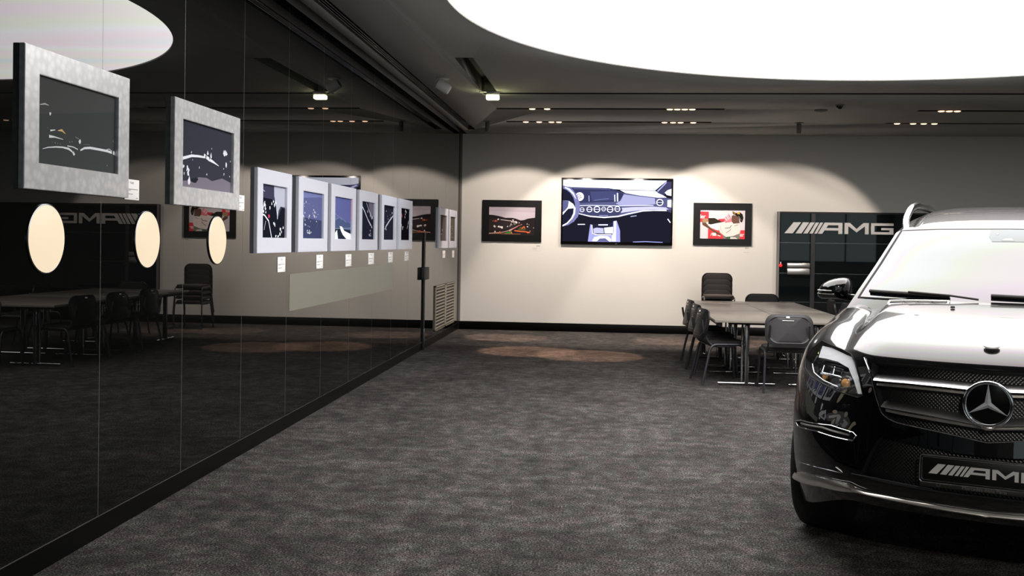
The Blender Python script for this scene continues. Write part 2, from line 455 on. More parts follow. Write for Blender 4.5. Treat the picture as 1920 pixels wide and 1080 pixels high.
def pf(x0, x1, tl, tr, bl, br):
    """photo crop coordinates inside a slanted picture -> 0..1"""
    def f(x, y):
        s = (x-x0)/(x1-x0); a = tl+(tr-tl)*s; b = bl+(br-bl)*s
        return (s, 1-(y-a)/(b-a))
    return f
def blobs(A, pts, f, r0, r1, col, seed=1, jag=.45):
    r0, r1 = r0*1.35, r1*1.35
    rr = random.Random(seed); asp = A.w/A.h
    for x, y in pts:
        cx, cy = f(x, y); r = rr.uniform(r0, r1); n = 8
        A.poly([(cx+r*rr.uniform(1-jag, 1+jag)*cos(2*pi*k/n)/asp, cy+r*rr.uniform(1-jag, 1+jag)*sin(2*pi*k/n)) for k in range(n)], col)
def art_F1(A):
    f = pf(265, 800, 205, 370, 812, 888)
    A.L(); A.poly([f(265, 205), f(800, 370), f(800, 470), f(265, 480)], (82, 84, 84))
    W_ = (232, 236, 240)
    A.L().stroke([f(*p) for p in [(308, 714), (340, 704), (390, 700), (430, 702), (470, 712), (492, 730), (500, 745)]], [.006, .012, .016, .018, .026, .02, .01], W_)
    A.L().stroke([f(*p) for p in [(550, 722), (575, 708), (615, 706), (680, 718), (740, 730), (775, 742)]], [.02, .025, .03, .03, .03, .03], W_)
    A.L().stroke([f(*p) for p in [(462, 692), (500, 700), (530, 716)]], .012, W_)
    A.L().stroke([f(*p) for p in [(348, 628), (380, 632), (432, 648)]], [.035, .016, .006], W_)
    A.L().stroke([f(*p) for p in [(400, 588), (425, 586), (446, 608)]], [.008, .03, .006], (222, 190, 130))
    A.L().stroke([f(*p) for p in [(354, 588), (382, 584)]], [.02, .01], W_)
    A.L().stroke([f(*p) for p in [(290, 412), (318, 406), (340, 416)]], [.008, .02, .008], (190, 195, 195))
    A.L().stroke([f(*p) for p in [(732, 722), (755, 716), (776, 732)]], .008, W_)
    A.L().stroke([f(*p) for p in [(512, 630), (535, 645)]], .006, (170, 174, 176))
    A.L().stroke([f(*p) for p in [(570, 684), (612, 686)]], .006, (120, 122, 124))
    A.L(); blobs(A, [(350, 472), (543, 660), (502, 745), (792, 748)], f, .014, .02, W_, 3)
    A.L(); blobs(A, [(365, 668), (382, 672), (398, 675), (415, 680), (475, 665), (490, 664), (785, 665), (336, 570), (740, 828)], f, .003, .007, (150, 152, 152), 4)
def art_F2(A):
    f = pf(1372, 1752, -110, 0, 395, 445)
    W_ = (232, 236, 245)
    A.L(); A.poly([f(1372, 355), f(1430, 350), f(1470, 370), f(1500, 325), f(1560, 330), f(1600, 355), f(1680, 335), (1, f(1752, 370)[1]), (1, 0), (0, 0)], (122, 116, 130))
    A.L(); A.poly([f(1430, 345), f(1480, 370), f(1500, 340), f(1480, 330)], (40, 42, 50))
    A.L().stroke([f(*p) for p in [(1372, 190), (1410, 178), (1450, 165), (1500, 168), (1545, 176)]], [.05, .045, .04, .035, .03], W_)
    A.L().stroke([f(*p) for p in [(1540, 160), (1575, 190), (1610, 212), (1650, 240)]], [.05, .06, .035, .01], W_)
    A.L(); blobs(A, [(1565, 150), (1590, 165), (1705, 140), (1695, 150), (1712, 152), (1395, 245), (1420, 262), (1385, 270), (1376, 205), (1428, 290), (1435, 350), (1710, 235)], f, .02, .042, W_, 8, .6)
    A.L(); blobs(A, [(1448, 140), (1595, 112), (1456, 196), (1505, 252), (1690, 262), (1745, 208), (1694, 303), (1560, 305), (1400, 300), (1380, 295), (1740, 322)], f, .008, .018, (200, 206, 220), 9, .6)
    A.L(); blobs(A, [(1552, 168), (1600, 180), (1580, 182)], f, .012, .02, (25, 27, 33), 10)
P1C = pf(117, 330, 213, 258, 712, 720)
def art_P1(A):
    f = P1C; Wt = (235, 240, 250)
    A.L(); A.poly([f(230, 235), f(330, 258), f(330, 440), f(290, 430), f(272, 470), f(262, 540), f(245, 400), f(232, 330)], (178, 182, 198))
    A.L(); A.poly([f(117, 330), f(150, 345), f(215, 360), f(250, 430), f(260, 560), f(300, 440), f(330, 450), f(330, 720), f(117, 712)], (24, 26, 36))
    A.L(); blobs(A, [(150, 385), (135, 430), (155, 440), (150, 410), (210, 400), (225, 380), (140, 470), (160, 480), (195, 440), (235, 415), (245, 390)], f, .018, .036, Wt, 3, .6)
    A.L().stroke([f(*p) for p in [(120, 490), (150, 505), (185, 560), (200, 640), (212, 712)]], [.03, .03, .035, .03, .03], Wt)
    A.L().stroke([f(*p) for p in [(160, 560), (148, 640)]], .014, Wt)
    A.L().stroke([f(*p) for p in [(265, 480), (262, 540)]], .03, Wt)
    A.L(); blobs(A, [(290, 640), (300, 660), (285, 690), (250, 700), (270, 705), (315, 625), (230, 580), (240, 600)], f, .018, .035, Wt, 5, .6)
    A.L(); blobs(A, [(188, 515)], f, .028, .03, (225, 70, 110), 6)
    A.L().stroke([f(*p) for p in [(122, 262), (150, 285)]], .02, (160, 165, 190))
def art_P2(A):
    f = pf(487, 678, 285, 318, 718, 722)
    A.L(); A.poly([(0, .45), (1, .4), (1, 0), (0, 0)], (62, 68, 100))
    A.L(); A.poly([(0, 1), (1, 1), (1, .93), (0, .85)], (112, 120, 168))
    rr = random.Random(5); Wt = (225, 230, 242)
    pts = [(rr.gauss(560, 14), rr.uniform(520, 680)) for _ in range(16)]+[(rr.gauss(605, 9), rr.uniform(440, 570)) for _ in range(12)]+[(rr.gauss(504, 8), rr.uniform(520, 620)) for _ in range(10)]+[(rr.uniform(500, 675), rr.uniform(380, 520)) for _ in range(12)]
    A.L(); blobs(A, pts, f, .006, .018, Wt, 6, .7)
    A.L().stroke([f(540, 660), f(552, 672), f(575, 670)], .012, Wt)
    A.L().stroke([f(645, 560), f(620, 640)], .004, (130, 136, 160))
def art_P3(A):
    f = pf(780, 945, 338, 368, 735, 738)
    A.L(); A.poly([(0, .42), (.4, .5), (1, .38), (1, .24), (0, .26)], (78, 90, 128))
    A.L(); A.poly([(0, .26), (1, .22), (1, 0), (0, 0)], (36, 44, 58))
    A.L().stroke([f(780, 640), f(945, 636)], .012, (150, 175, 190))
    A.L().stroke([f(790, 560), f(840, 530), f(900, 580)], .03, (110, 122, 160)); A.stroke([f(800, 500), f(860, 560)], .02, (122, 132, 170))
    A.L(); A.poly([f(838, 615), f(862, 622), f(882, 660), f(945, 690), f(945, 738), f(905, 738), f(870, 700), f(850, 660)], (245, 248, 250))
    A.L(); A.poly([f(778, 738), f(790, 690), f(815, 650), f(825, 738)], (235, 240, 245))
    A.L(); A.poly([(.985, 1), (1, 1), (1, .45), (.985, .45)], (170, 60, 60))
def art_P4(A):
    f = pf(120, 260, 230, 252, 655, 658); Wt = (225, 232, 245)
    A.L(); A.poly([f(200, 240), f(260, 252), f(260, 400), f(235, 420)], (110, 108, 128))
    A.L().stroke([f(122, 260), f(160, 340), (f(195, 430)), f(230, 500)], [.05, .035, .03, .05], Wt)
    A.L().stroke([f(180, 250), f(205, 320), f(230, 390), f(240, 430)], [.02, .03, .05, .03], (205, 208, 225))
    A.L(); blobs(A, [(232, 500), (240, 520), (225, 560), (228, 590), (215, 605), (230, 615), (195, 340), (222, 395), (246, 415)], f, .012, .028, Wt, 4, .6)
def art_P5(A):
    f = pf(362, 478, 270, 286, 660, 660); Wt = (225, 230, 240)
    A.L().stroke([f(476, 390), f(440, 440), f(405, 500), f(390, 540)], [.045, .05, .06, .05], (190, 192, 208))
    A.L().stroke([f(468, 400), f(430, 455), f(400, 510)], .02, Wt)
    A.L(); blobs(A, [(400, 340), (415, 395), (420, 430), (445, 380), (448, 410), (385, 465), (370, 480), (395, 515), (402, 545), (392, 530), (465, 360), (380, 540)], f, .008, .022, Wt, 5, .6)
def art_P6(A):
    f = pf(565, 660, 300, 312, 658, 660); Wt = (235, 232, 238)
    A.L(); blobs(A, [(620, 330), (628, 345), (618, 370), (615, 400), (650, 470), (645, 500), (640, 520), (652, 450), (575, 470), (580, 495), (592, 520), (600, 510), (572, 590), (574, 605), (572, 570)], f, .018, .042, Wt, 6, .5)
    A.L(); blobs(A, [(583, 385)], f, .04, .045, (226, 92, 130), 2)
def art_P7(A):
    A.L(); blobs(A, [(.45, .42), (.35, .26)], lambda x, y: (x, y), .025, .03, (225, 220, 215), 6)
def art_P8(A):
    rr = random.Random(9)
    A.L(); blobs(A, [(rr.uniform(.2, .8), rr.uniform(.1, .65)) for _ in range(16)], lambda x, y: (x, y), .01, .025, (190, 186, 180), 6)

picture_frame('picture_frame', 'large aluminium framed dark racing car photo nearest the camera', 4.339, 5.348, 1.754, 2.389, 4.461, 5.223, 1.873, 2.271, M['framemetal'], ((74, 77, 78), art_F1), 'framed photographs on the black glass wall', M['print'])
picture_frame('picture_frame', 'aluminium framed dark photo of a car with grey smoke, second from the camera', 5.935, 7.040, 1.743, 2.378, 6.062, 6.920, 1.856, 2.262, M['framemetal'], ((58, 60, 70), art_F2), 'framed photographs on the black glass wall', M['print'])
for (a, b, art, lab) in [(7.42, 8.26, ((62, 62, 84), art_P1), 'silver framed photo of crowded white figures with a small pink spot'),
                         (8.45, 9.37, ((92, 98, 142), art_P2), 'silver framed blue photo with scattered white sparkles'),
                         (9.485, 10.455, ((96, 102, 158), art_P3), 'silver framed blue sky photo with white curved shapes at the bottom'),
                         (10.60, 11.48, ((34, 36, 52), art_P4), 'silver framed dark photo with a long white diagonal falling rightward'),
                         (11.685, 12.555, ((40, 40, 54), art_P5), 'silver framed dark photo with a pale diagonal rising rightward'),
                         (12.705, 13.585, ((22, 20, 26), art_P6), 'silver framed black photo with a pink ball shape near its top'),
                         (15.83, 16.73, ((92, 84, 80), art_P7), 'silver framed grey photo above the louvred vent, with two white dots'),
                         (16.875, 17.74, ((98, 92, 84), art_P8), 'silver framed grey photo closest to the back wall, finely speckled')]:
    L_ = b-a
    picture_frame('picture_frame', lab, a, b, 1.440, 2.070, a+L_*.15, b-L_*.15, 1.556, 1.957, M['framesatin'], art, 'framed photographs on the black glass wall', M['print'])

def caption(y0, y1, z0, z1, label):
    t = wall_thing('caption_card', label, 'label card', (y0+y1)/2, (z0+z1)/2, 'caption cards on the black glass wall')
    w, h = y1-y0, z1-z0
    MB().box((-w/2, -.004, -h/2), (w/2, 0, h/2), M['whitecard'], .0008).build('card', parent=t)
    q = MB()
    for i, (zz, a, b) in enumerate([(.36, -.18, .12), (.30, -.1, .1), (.02, -.42, .4), (-.03, -.42, -.1), (-.22, -.42, .05), (-.40, .28, .40)]):
        q.box((w*a, -.0047, h*zz-h*.012), (w*b, -.0040, h*zz+h*.012), M['ink'])
    q.build('printed_text', parent=t)
names = ['beside the large racing car picture nearest the camera', 'beside the second picture with the smoky car', 'below the photo of crowded white figures', 'below the blue photo with white sparkles',
         'below the blue sky photo with white curves', 'below the photo with the long white diagonal falling right', 'below the photo with the pale rising diagonal', 'below the photo with the pink ball shape', 'below the grey two-dot photo', 'below the grey speckled photo near the back wall']
for (y0, y1, z0, z1), nm in zip([(5.353, 5.525, 1.748, 1.858), (7.052, 7.21, 1.742, 1.852), (7.988, 8.183, 1.285, 1.405), (9.095, 9.31, 1.287, 1.41), (10.15, 10.38, 1.283, 1.405), (11.15, 11.42, 1.284, 1.408),
                        (12.195, 12.457, 1.286, 1.409), (13.217, 13.485, 1.29, 1.41), (16.35, 16.63, 1.282, 1.40), (17.42, 17.64, 1.275, 1.395)], names):
    caption(y0, y1, z0, z1, 'small white caption card '+nm)

for yc, lab in [(4.57, 'round glowing warm wall lamp below the large racing car picture, nearest the camera'), (5.635, 'round glowing warm wall lamp between the two landscape pictures'), (6.695, 'round glowing warm wall lamp below the smoky car picture, farthest of three')]:
    t = wall_thing('round_wall_lamp', lab, 'wall lamp', yc, 1.533, 'round glowing lamps on the black glass wall')
    MB().lathe([(.150, 0), (.161, 0), (.161, -.006), (.157, -.008), (.150, -.006)], M['darkchrome'], 64, axis='Y').build('rim', parent=t)
    MB().lathe([(.157, -.001), (.157, -.007), (.150, -.010)], M['warm'], 64, axis='Y').build('diffuser', parent=t)

t = wall_thing('frosted_panel', 'long pale frosted rectangular panel low on the black glass wall under the portraits', 'panel', 10.405, 1.11)
MB().box((-2.095, -.0012, -.152), (2.095, 0, .152), M['frost']).build('film', parent=t)

# louvred vent
t = wall_thing('louvred_vent', 'tall beige louvred air vent at the far end of the black glass wall', 'air vent', 16.65, .52)
q = MB(); hw = 1.0
q.box((-hw, -.004, -.345), (hw, 0, .345), M['black']); q.build('backing', parent=t)
q = MB()
for a, b in ((-hw, -hw+.05), (-.07, .07), (hw-.06, hw)): q.box((a, -.02, -.345), (b, -.004, .345), M['vent'])
q.box((-hw, -.02, -.345), (hw, -.004, -.325), M['vent']); q.box((-hw, -.02, .325), (hw, -.004, .345), M['vent']); q.build('vent_frame', parent=t)
for k in range(13):
    z = -.300+k*.05
    for a, b in ((-hw+.05, -.07), (.07, hw-.06)):
        q = MB(); q.prism([(a, -.003, z+.008), (a, -.020, z-.006), (a, -.020, z-.012), (a, -.003, z+.002)], (b-a, 0, 0), M['vent']); q.build('slat', parent=t)

# glass door: edge post with lock
t = wall_thing('door_lock_post', 'slim black vertical door post with square lock box on the glass wall', 'door post', 14.64, 0)
MB().box((-.045, -.02, .0), (.045, -.001, 1.66), M['black'], .002).build('post', parent=t)
MB().box((-.20, -.05, 1.0), (.20, -.001, 1.175), M['black'], .004).build('lock_box', parent=t)
MB().box((-.03, -.026, .0), (.03, -.019, .30), M['darkchrome'], .002).build('floor_bolt', parent=t)

# ------------------------------------------------------------------ back wall
def bthing(name, label, cat, x, z, group=None): return thing(name, label, cat, (x, D-.0008, z), 0, group)
def black_picture(name, label, x0, x1, z0, z1, ix0, ix1, iz0, iz1, draw, bg):
    xc, zc = (x0+x1)/2, (z0+z1)/2
    t = bthing(name, label, 'picture', xc, zc)
    f = MB(); T = -.03; O = [(x0-xc, z0-zc), (x1-xc, z0-zc), (x1-xc, z1-zc), (x0-xc, z1-zc)]; I = [(ix0-xc, iz0-zc), (ix1-xc, iz0-zc), (ix1-xc, iz1-zc), (ix0-xc, iz1-zc)]
    Of = [f.v((x, T, z)) for x, z in O]; If = [f.v((x, T, z)) for x, z in I]; Ob = [f.v((x, 0, z)) for x, z in O]; Ib = [f.v((x, -.004, z)) for x, z in I]; Oc = [f.v((x, -.004, z)) for x, z in O]
    for i in range(4):
        j = (i+1) % 4
        f.face([Of[i], Of[j], If[j], If[i]]); f.face([Of[i], Ob[i], Ob[j], Of[j]]); f.face([If[i], If[j], Ib[j], Ib[i]])
    f.face(Ob); f.face(Ib)
    f.build('frame', M['blackgloss2'], t, normals=True)
    A = Art(ix1-ix0, iz1-iz0, bg); draw(A)
    p = A.build('photograph', M['print'], t, 0); p.location = ((ix0+ix1)/2-xc, -.012, (iz0+iz1)/2-zc)
    return t
M['blackgloss2'] = mat('black_picture_frame', (7, 8, 8), .35, spec=.3)
def art_L(A):
    f = lambda x, y: ((x-242)/783, 1-(y-243)/487)
    P = lambda pts: [f(*p) for p in pts]
    A.L().poly(P([(242, 243), (1025, 243), (1025, 340), (242, 320)]), (176, 168, 178))
    A.L().poly(P([(242, 385), (300, 388), (400, 405), (520, 435), (640, 435), (700, 450), (780, 478), (840, 470), (900, 445), (1025, 428), (1025, 735), (242, 735)]), (38, 34, 36))
    A.L().poly(P([(242, 460), (420, 440), (600, 480), (760, 500), (800, 560), (600, 620), (242, 660)]), (48, 42, 44))
    A.L().stroke(P([(440, 468), (540, 480), (640, 492), (720, 505)]), .02, (205, 192, 190))
    A.L().stroke(P([(242, 705), (400, 695), (500, 680), (590, 650)]), .025, (176, 150, 140))
    A.L().stroke(P([(590, 655), (680, 610), (740, 575), (800, 545)]), [.05, .04, .03, .02], (196, 160, 148))
    A.L().stroke(P([(640, 640), (720, 590), (790, 548)]), .018, (140, 52, 44))
    A.L().poly(P([(500, 705), (560, 675), (625, 668), (632, 705)]), (66, 118, 52))
    A.L().poly(P([(720, 650), (770, 590), (830, 580), (870, 620), (850, 655)]), (70, 74, 42))
    A.L().stroke(P([(680, 655), (780, 668), (870, 672), (935, 685)]), .035, (205, 104, 62))
    A.L().stroke(P([(800, 620), (840, 580), (850, 610)]), .03, (205, 96, 60))
    A.L().stroke(P([(620, 670), (640, 712)]), .02, (220, 120, 70))
    A.L().stroke(P([(242, 712), (380, 705), (500, 712), (780, 712)]), .018, (150, 104, 74))
    rr = random.Random(2)
    A.L(); blobs(A, [(rr.gauss(670, 35), rr.gauss(530, 18)) for _ in range(14)], f, .012, .03, (214, 206, 206), 1, .6)
    A.L(); blobs(A, [(335, 583), (345, 590), (410, 590), (440, 598), (465, 600), (560, 585), (600, 575), (900, 585), (1000, 605), (890, 540), (920, 548), (400, 462), (940, 660), (345, 675)], f, .01, .026, (228, 224, 222), 2, .6)
    A.L(); blobs(A, [(310, 492), (350, 488), (370, 492), (430, 690), (360, 690), (820, 600), (900, 690)], f, .012, .024, (196, 92, 70), 3, .6)
def art_R(A):
    f = lambda x, y: ((x-292)/763, 1-(y-297)/495)
    P = lambda pts: [f(*p) for p in pts]
    red = (205, 62, 72); sk = (92, 72, 60); dk = (30, 30, 28); wh = (216, 208, 202)
    A.L().poly(P([(290, 330), (440, 332), (440, 500), (292, 512)]), red)
    A.poly(P([(432, 610), (760, 640), (760, 795), (430, 795)]), red); A.poly(P([(980, 640), (1060, 640), (1060, 795), (960, 795)]), red)
    A.L().poly(P([(650, 640), (960, 600), (975, 795), (700, 795)]), (120, 118, 112))   # lower torso
    A.L().poly(P([(610, 520), (720, 505), (840, 500), (960, 540), (985, 640), (960, 700), (860, 740), (740, 760), (640, 690), (600, 600)]), wh)   # race suit torso
    A.L().poly(P([(325, 500), (350, 470), (440, 575), (520, 640), (640, 700), (650, 740), (560, 700), (440, 620), (335, 560)]), sk)   # near forearm
    A.L().poly(P([(440, 565), (600, 510), (612, 650), (560, 640), (480, 600)]), (226, 222, 218))  # sleeve
    A.L().poly(P([(435, 440), (540, 438), (600, 470), (700, 455), (700, 500), (610, 520), (480, 550), (435, 540)]), (46, 44, 38))  # bottle
    A.L().poly(P([(600, 455), (705, 450), (720, 490), (650, 500)]), (190, 60, 74))
    A.L().poly(P([(330, 470), (360, 450), (420, 450), (432, 500), (390, 520), (340, 520)]), (150, 130, 100)) # hand on the bottle
    A.L().poly(P([(700, 440), (740, 400), (790, 380), (835, 470), (840, 500), (720, 520)]), (224, 120, 132))
    for a, b in (((760, 365), (800, 440)), ((740, 400), (780, 460)), ((716, 432), (752, 480))): A.L().stroke([f(*a), f(*b)], .03, (235, 215, 218))
    A.L().stroke(P([(766, 362), (802, 430)]), .018, (205, 50, 66))
    A.L().poly(P([(830, 400), (850, 385), (950, 400), (965, 520), (860, 530), (835, 500), (825, 450)]), (98, 74, 64)) # face
    A.L().poly(P([(838, 318), (858, 322), (900, 350), (960, 330), (1010, 365), (1028, 430), (1010, 500), (985, 510), (950, 420), (890, 385), (850, 365)]), dk) # cap
    A.L().poly(P([(918, 335), (958, 332), (968, 368), (925, 366)]), (222, 160, 70)); A.stroke(P([(850, 325), (885, 365)]), .018, (190, 140, 60))
    A.L().stroke(P([(945, 400), (990, 470)]), .012, (150, 150, 150))
    A.L().stroke(P([(720, 610), (800, 600), (830, 560)]), .02, (88, 84, 84)); A.stroke(P([(880, 570), (940, 550)]), .014, (90, 88, 86)); A.stroke(P([(740, 690), (800, 650), (820, 620)]), .016, (96, 92, 92))
    A.L().stroke(P([(640, 560), (650, 640), (680, 700)]), .012, (150, 145, 142))
    A.L().poly(P([(500, 700), (560, 690), (580, 740), (510, 745)]), (225, 215, 212)); A.stroke(P([(480, 740), (490, 705), (520, 690)]), .02, (235, 225, 222)); A.stroke(P([(600, 735), (640, 745)]), .03, (235, 225, 222))
    A.L().poly(P([(805, 795), (820, 760), (900, 765), (940, 795)]), (205, 205, 200)); A.stroke(P([(740, 775), (800, 770)]), .05, (40, 90, 60))
    # lettering "ler" at the left, "er" at the lower right
    for ox, oy, s, full in ((300, 445, 1., True), (962, 748, .92, False)):
        wt = (240, 232, 232)
        if full: A.L().stroke(P([(302, 380), (302, 445)]), .02, wt)
        x = ox+14
        A.L().stroke(P([(x, oy-22*s), (x+32*s, oy-22*s), (x+30*s, oy-38*s), (x+16*s, oy-44*s), (x+3*s, oy-34*s), (x, oy-14*s), (x+12*s, oy), (x+32*s, oy-6*s)]), .018, wt)
        A.stroke(P([(x+46*s, oy), (x+46*s, oy-42*s)]), .02, wt); A.stroke(P([(x+46*s, oy-26*s), (x+56*s, oy-40*s), (x+70*s, oy-42*s)]), .018, wt)
black_picture('framed_picture', 'black framed photo of a winding road in a valley, left of the television', -2.16, -1.113, 1.56, 2.288, -2.04, -1.225, 1.677, 2.175, art_L, (186, 178, 188))
black_picture('framed_picture', 'black framed photo of a man in a cap spraying a bottle, right of the television', 1.514, 2.506, 1.552, 2.279, 1.628, 2.391, 1.664, 2.163, art_R, (200, 196, 202))
def small_caption(x, z, label, lines, ht=.1):
    t = bthing('caption_sticker', label, 'label card', x, z, 'captions on the white back wall')
    MB().box((-.095, -.002, -ht/2), (.095, 0, ht/2), M['wallpaint']).build('card', parent=t)
    for a, b, zz, tk in lines: MB().box((a, -.0028, zz-tk/2), (b, -.0019, zz+tk/2), M['ink']).build('printed_text', parent=t)
small_caption(-1.22, 1.455, 'tiny white caption under the black framed valley road photo', [(.02, .085, .035, .010), (-.045, .04, -.002, .003), (-.045, .03, -.022, .003)])
small_caption(2.42, 1.465, 'tiny white caption under the black framed bottle spraying photo', [(-.02, .04, .045, .010), (-.05, .05, -.03, .002)], .13)

# television
t = bthing('television', 'large wall-mounted television showing a silver car dashboard', 'television', .193, 2.112)
MB().box((-.965, -.06, -.58), (.965, 0, .578), M['blackgloss'], .006).build('casing', parent=t)
A = Art(1.87, 1.072, (24, 24, 36))
f = lambda x, y: ((x-200)/1555, 1-(y-135)/880)
P = lambda pts: [f(*p) for p in pts]
A.L().poly(P([(200, 135), (1690, 135), (1600, 210), (1540, 262), (1520, 275), (1030, 268), (930, 262), (860, 250), (330, 240), (240, 230), (200, 225)]), (238, 240, 255))
A.L().poly(P([(200, 230), (340, 245), (860, 252), (960, 280), (1080, 320), (1290, 350), (1560, 380), (1680, 380), (1755, 390), (1755, 580), (1680, 565), (1500, 570), (1350, 580), (1150, 630), (1000, 660), (800, 675), (600, 655), (440, 620), (200, 640)]), (80, 82, 118))
A.L().poly(P([(1020, 275), (1520, 280), (1600, 320), (1690, 375), (1560, 378), (1300, 350), (1100, 318)]), (222, 222, 246))
A.L().poly(P([(1075, 335), (1300, 362), (1520, 385), (1530, 470), (1300, 495), (1020, 490), (960, 470), (1030, 430)]), (156, 156, 194))
A.L().poly(P([(330, 250), (860, 255), (960, 285), (1075, 325), (1040, 400), (1000, 440), (560, 460), (440, 465), (350, 300)]), (48, 50, 82))
A.L().poly(P([(590, 300), (930, 290), (1000, 320), (960, 420), (620, 440)]), (62, 66, 104))
A.L().stroke(P([(650, 425), (760, 410), (860, 400)]), .008, (110, 114, 160)); A.stroke(P([(350, 262), (700, 264), (880, 270)]), .008, (92, 94, 140))
A.L().stroke(P([(985, 320), (988, 435)]), .02, (222, 226, 255)); A.stroke(P([(945, 345), (950, 435)]), .016, (222, 226, 255)); A.stroke(P([(575, 360), (578, 440)]), .008, (200, 204, 240))
A.L().poly(P([(1030, 530), (1200, 515), (1500, 505), (1680, 515), (1740, 560), (1500, 548), (1300, 562), (1100, 590), (1040, 600)]), (186, 186, 220))
A.L().stroke(P([(200, 520), (440, 620), (600, 655), (800, 668), (1000, 650), (1150, 610), (1350, 568), (1500, 560), (1680, 560), (1755, 582)]), [.012, .012, .018, .02, .02, .02, .018, .014, .014, .012], (240, 240, 255))
A.L().poly(P([(440, 505), (700, 500), (1040, 510), (1060, 560), (1000, 640), (800, 655), (600, 645), (440, 600)]), (58, 60, 92))
A.L().stroke(P([(440, 505), (600, 498), (1000, 500), (1300, 492), (1500, 490)]), .012, (215, 217, 246))
for x, y, r in ((585, 555, 42), (693, 553, 48), (790, 548, 32), (883, 553, 46), (987, 545, 42), (1592, 445, 50), (478, 562, 34)):
    A.L().disc(*f(x, y), r/880, (236, 236, 255)); A.L().disc(*f(x, y), r/880*.72, (70, 72, 108))
    A.L()
    for k in (-1, 0, 1): A.stroke([f(x-r*.62, y+k*r*.38), f(x+r*.62, y+k*r*.38)], .010, (18, 18, 30) if k else (200, 202, 232))
A.L().disc(*f(440, 375), 62/880, (240, 240, 255)); A.L()
for x, y in ((410, 350), (450, 360), (430, 380), (460, 385), (410, 385), (440, 400), (430, 340)): A.poly([f(x-9, y-6), f(x+9, y-4), f(x+7, y+7), f(x-7, y+6)], (60, 62, 96))
A.L().disc(*f(212, 375), 66/880, (200, 202, 235)); A.disc(*f(310, 378), 34/880, (190, 192, 225)); A.L().disc(*f(310, 385), 14/880, (60, 62, 96)); A.disc(*f(215, 370), 40/880, (120, 122, 165))
# steering wheel
ring = [(200, 240), (270, 262), (330, 310), (380, 380), (408, 470), (415, 560), (395, 650), (350, 720), (280, 775), (195, 800)]
A.L().poly(P([(200, 260), (270, 280), (330, 340), (370, 420), (385, 520), (378, 600), (350, 680), (290, 740), (200, 785)]), (26, 28, 44))
A.L().poly(P([(200, 430), (290, 440), (350, 480), (385, 540), (280, 550), (250, 580), (200, 640)]), (228, 228, 250))
A.L().poly(P([(200, 430), (285, 442), (275, 520), (240, 570), (200, 600)]), (84, 86, 128))
A.L().stroke(P(ring), [.05, .06, .065, .07, .075, .075, .06, .04, .02, .012], (112, 114, 160))
A.L().stroke(P([(230, 245), (290, 275), (345, 330), (385, 400)]), [.02, .03, .03, .01], (214, 216, 246)); A.stroke(P([(372, 540), (365, 620), (330, 690), (270, 755), (195, 798)]), [.03, .03, .025, .02, .02], (238, 238, 255))
# A-pillar, outside mirror and door
A.L().poly(P([(1690, 150), (1755, 150), (1755, 250), (1690, 300), (1640, 345), (1560, 310), (1545, 275), (1620, 215)]), (58, 58, 88))
A.L().stroke(P([(1680, 160), (1610, 235), (1560, 285)]), .02, (160, 160, 205))
A.L().poly(P([(1755, 250), (1700, 270), (1658, 305), (1690, 340), (1755, 352)]), (225, 228, 246)); A.poly(P([(1700, 410), (1755, 405), (1755, 515), (1700, 505)]), (226, 228, 250)); A.poly(P([(1690, 540), (1755, 555), (1755, 590), (1690, 570)]), (60, 60, 90))
A.stroke(P([(1710, 680), (1745, 728)]), .016, (230, 232, 250))
# console
A.L().poly(P([(600, 770), (620, 770), (630, 880), (930, 890), (930, 720), (980, 710), (1030, 850), (1035, 1015), (570, 1015)]), (150, 150, 212))
A.L().poly(P([(620, 770), (930, 740), (930, 905), (640, 915)]), (30, 32, 50))
A.L().poly(P([(645, 830), (690, 815), (790, 822), (800, 895), (650, 895)]), (176, 176, 210)); A.poly(P([(800, 815), (930, 800), (930, 895), (810, 895)]), (230, 232, 250))
A.L().poly(P([(940, 720), (975, 720), (975, 1010), (910, 1010), (910, 930), (940, 880)]), (206, 208, 246)); A.poly(P([(630, 1010), (660, 950), (750, 930), (860, 935), (905, 975), (900, 1012)]), (232, 232, 250))
A.L().stroke(P([(625, 780), (635, 900), (700, 915), (900, 912)]), .014, (240, 240, 255)); A.poly(P([(700, 1010), (740, 970), (820, 965), (880, 1012)]), (90, 92, 134))
A.L().stroke(P([(422, 772), (522, 770)]), .014, (226, 228, 250)); A.stroke(P([(722, 775), (850, 773)]), .018, (232, 232, 250)); A.stroke(P([(1180, 650), (1260, 638)]), .012, (170, 172, 210))
A.L().stroke(P([(1220, 1012), (1400, 1004), (1640, 1012)]), .012, (150, 152, 220)); A.stroke(P([(730, 640), (850, 640)]), .012, (130, 132, 176))
p = A.build('screen', M['screen'], t); p.location = (0, -.0612, .006)
MB().box((-.02, -.0625, -.568), (.02, -.06, -.562), M['greyplastic']).build('logo_plate', parent=t)

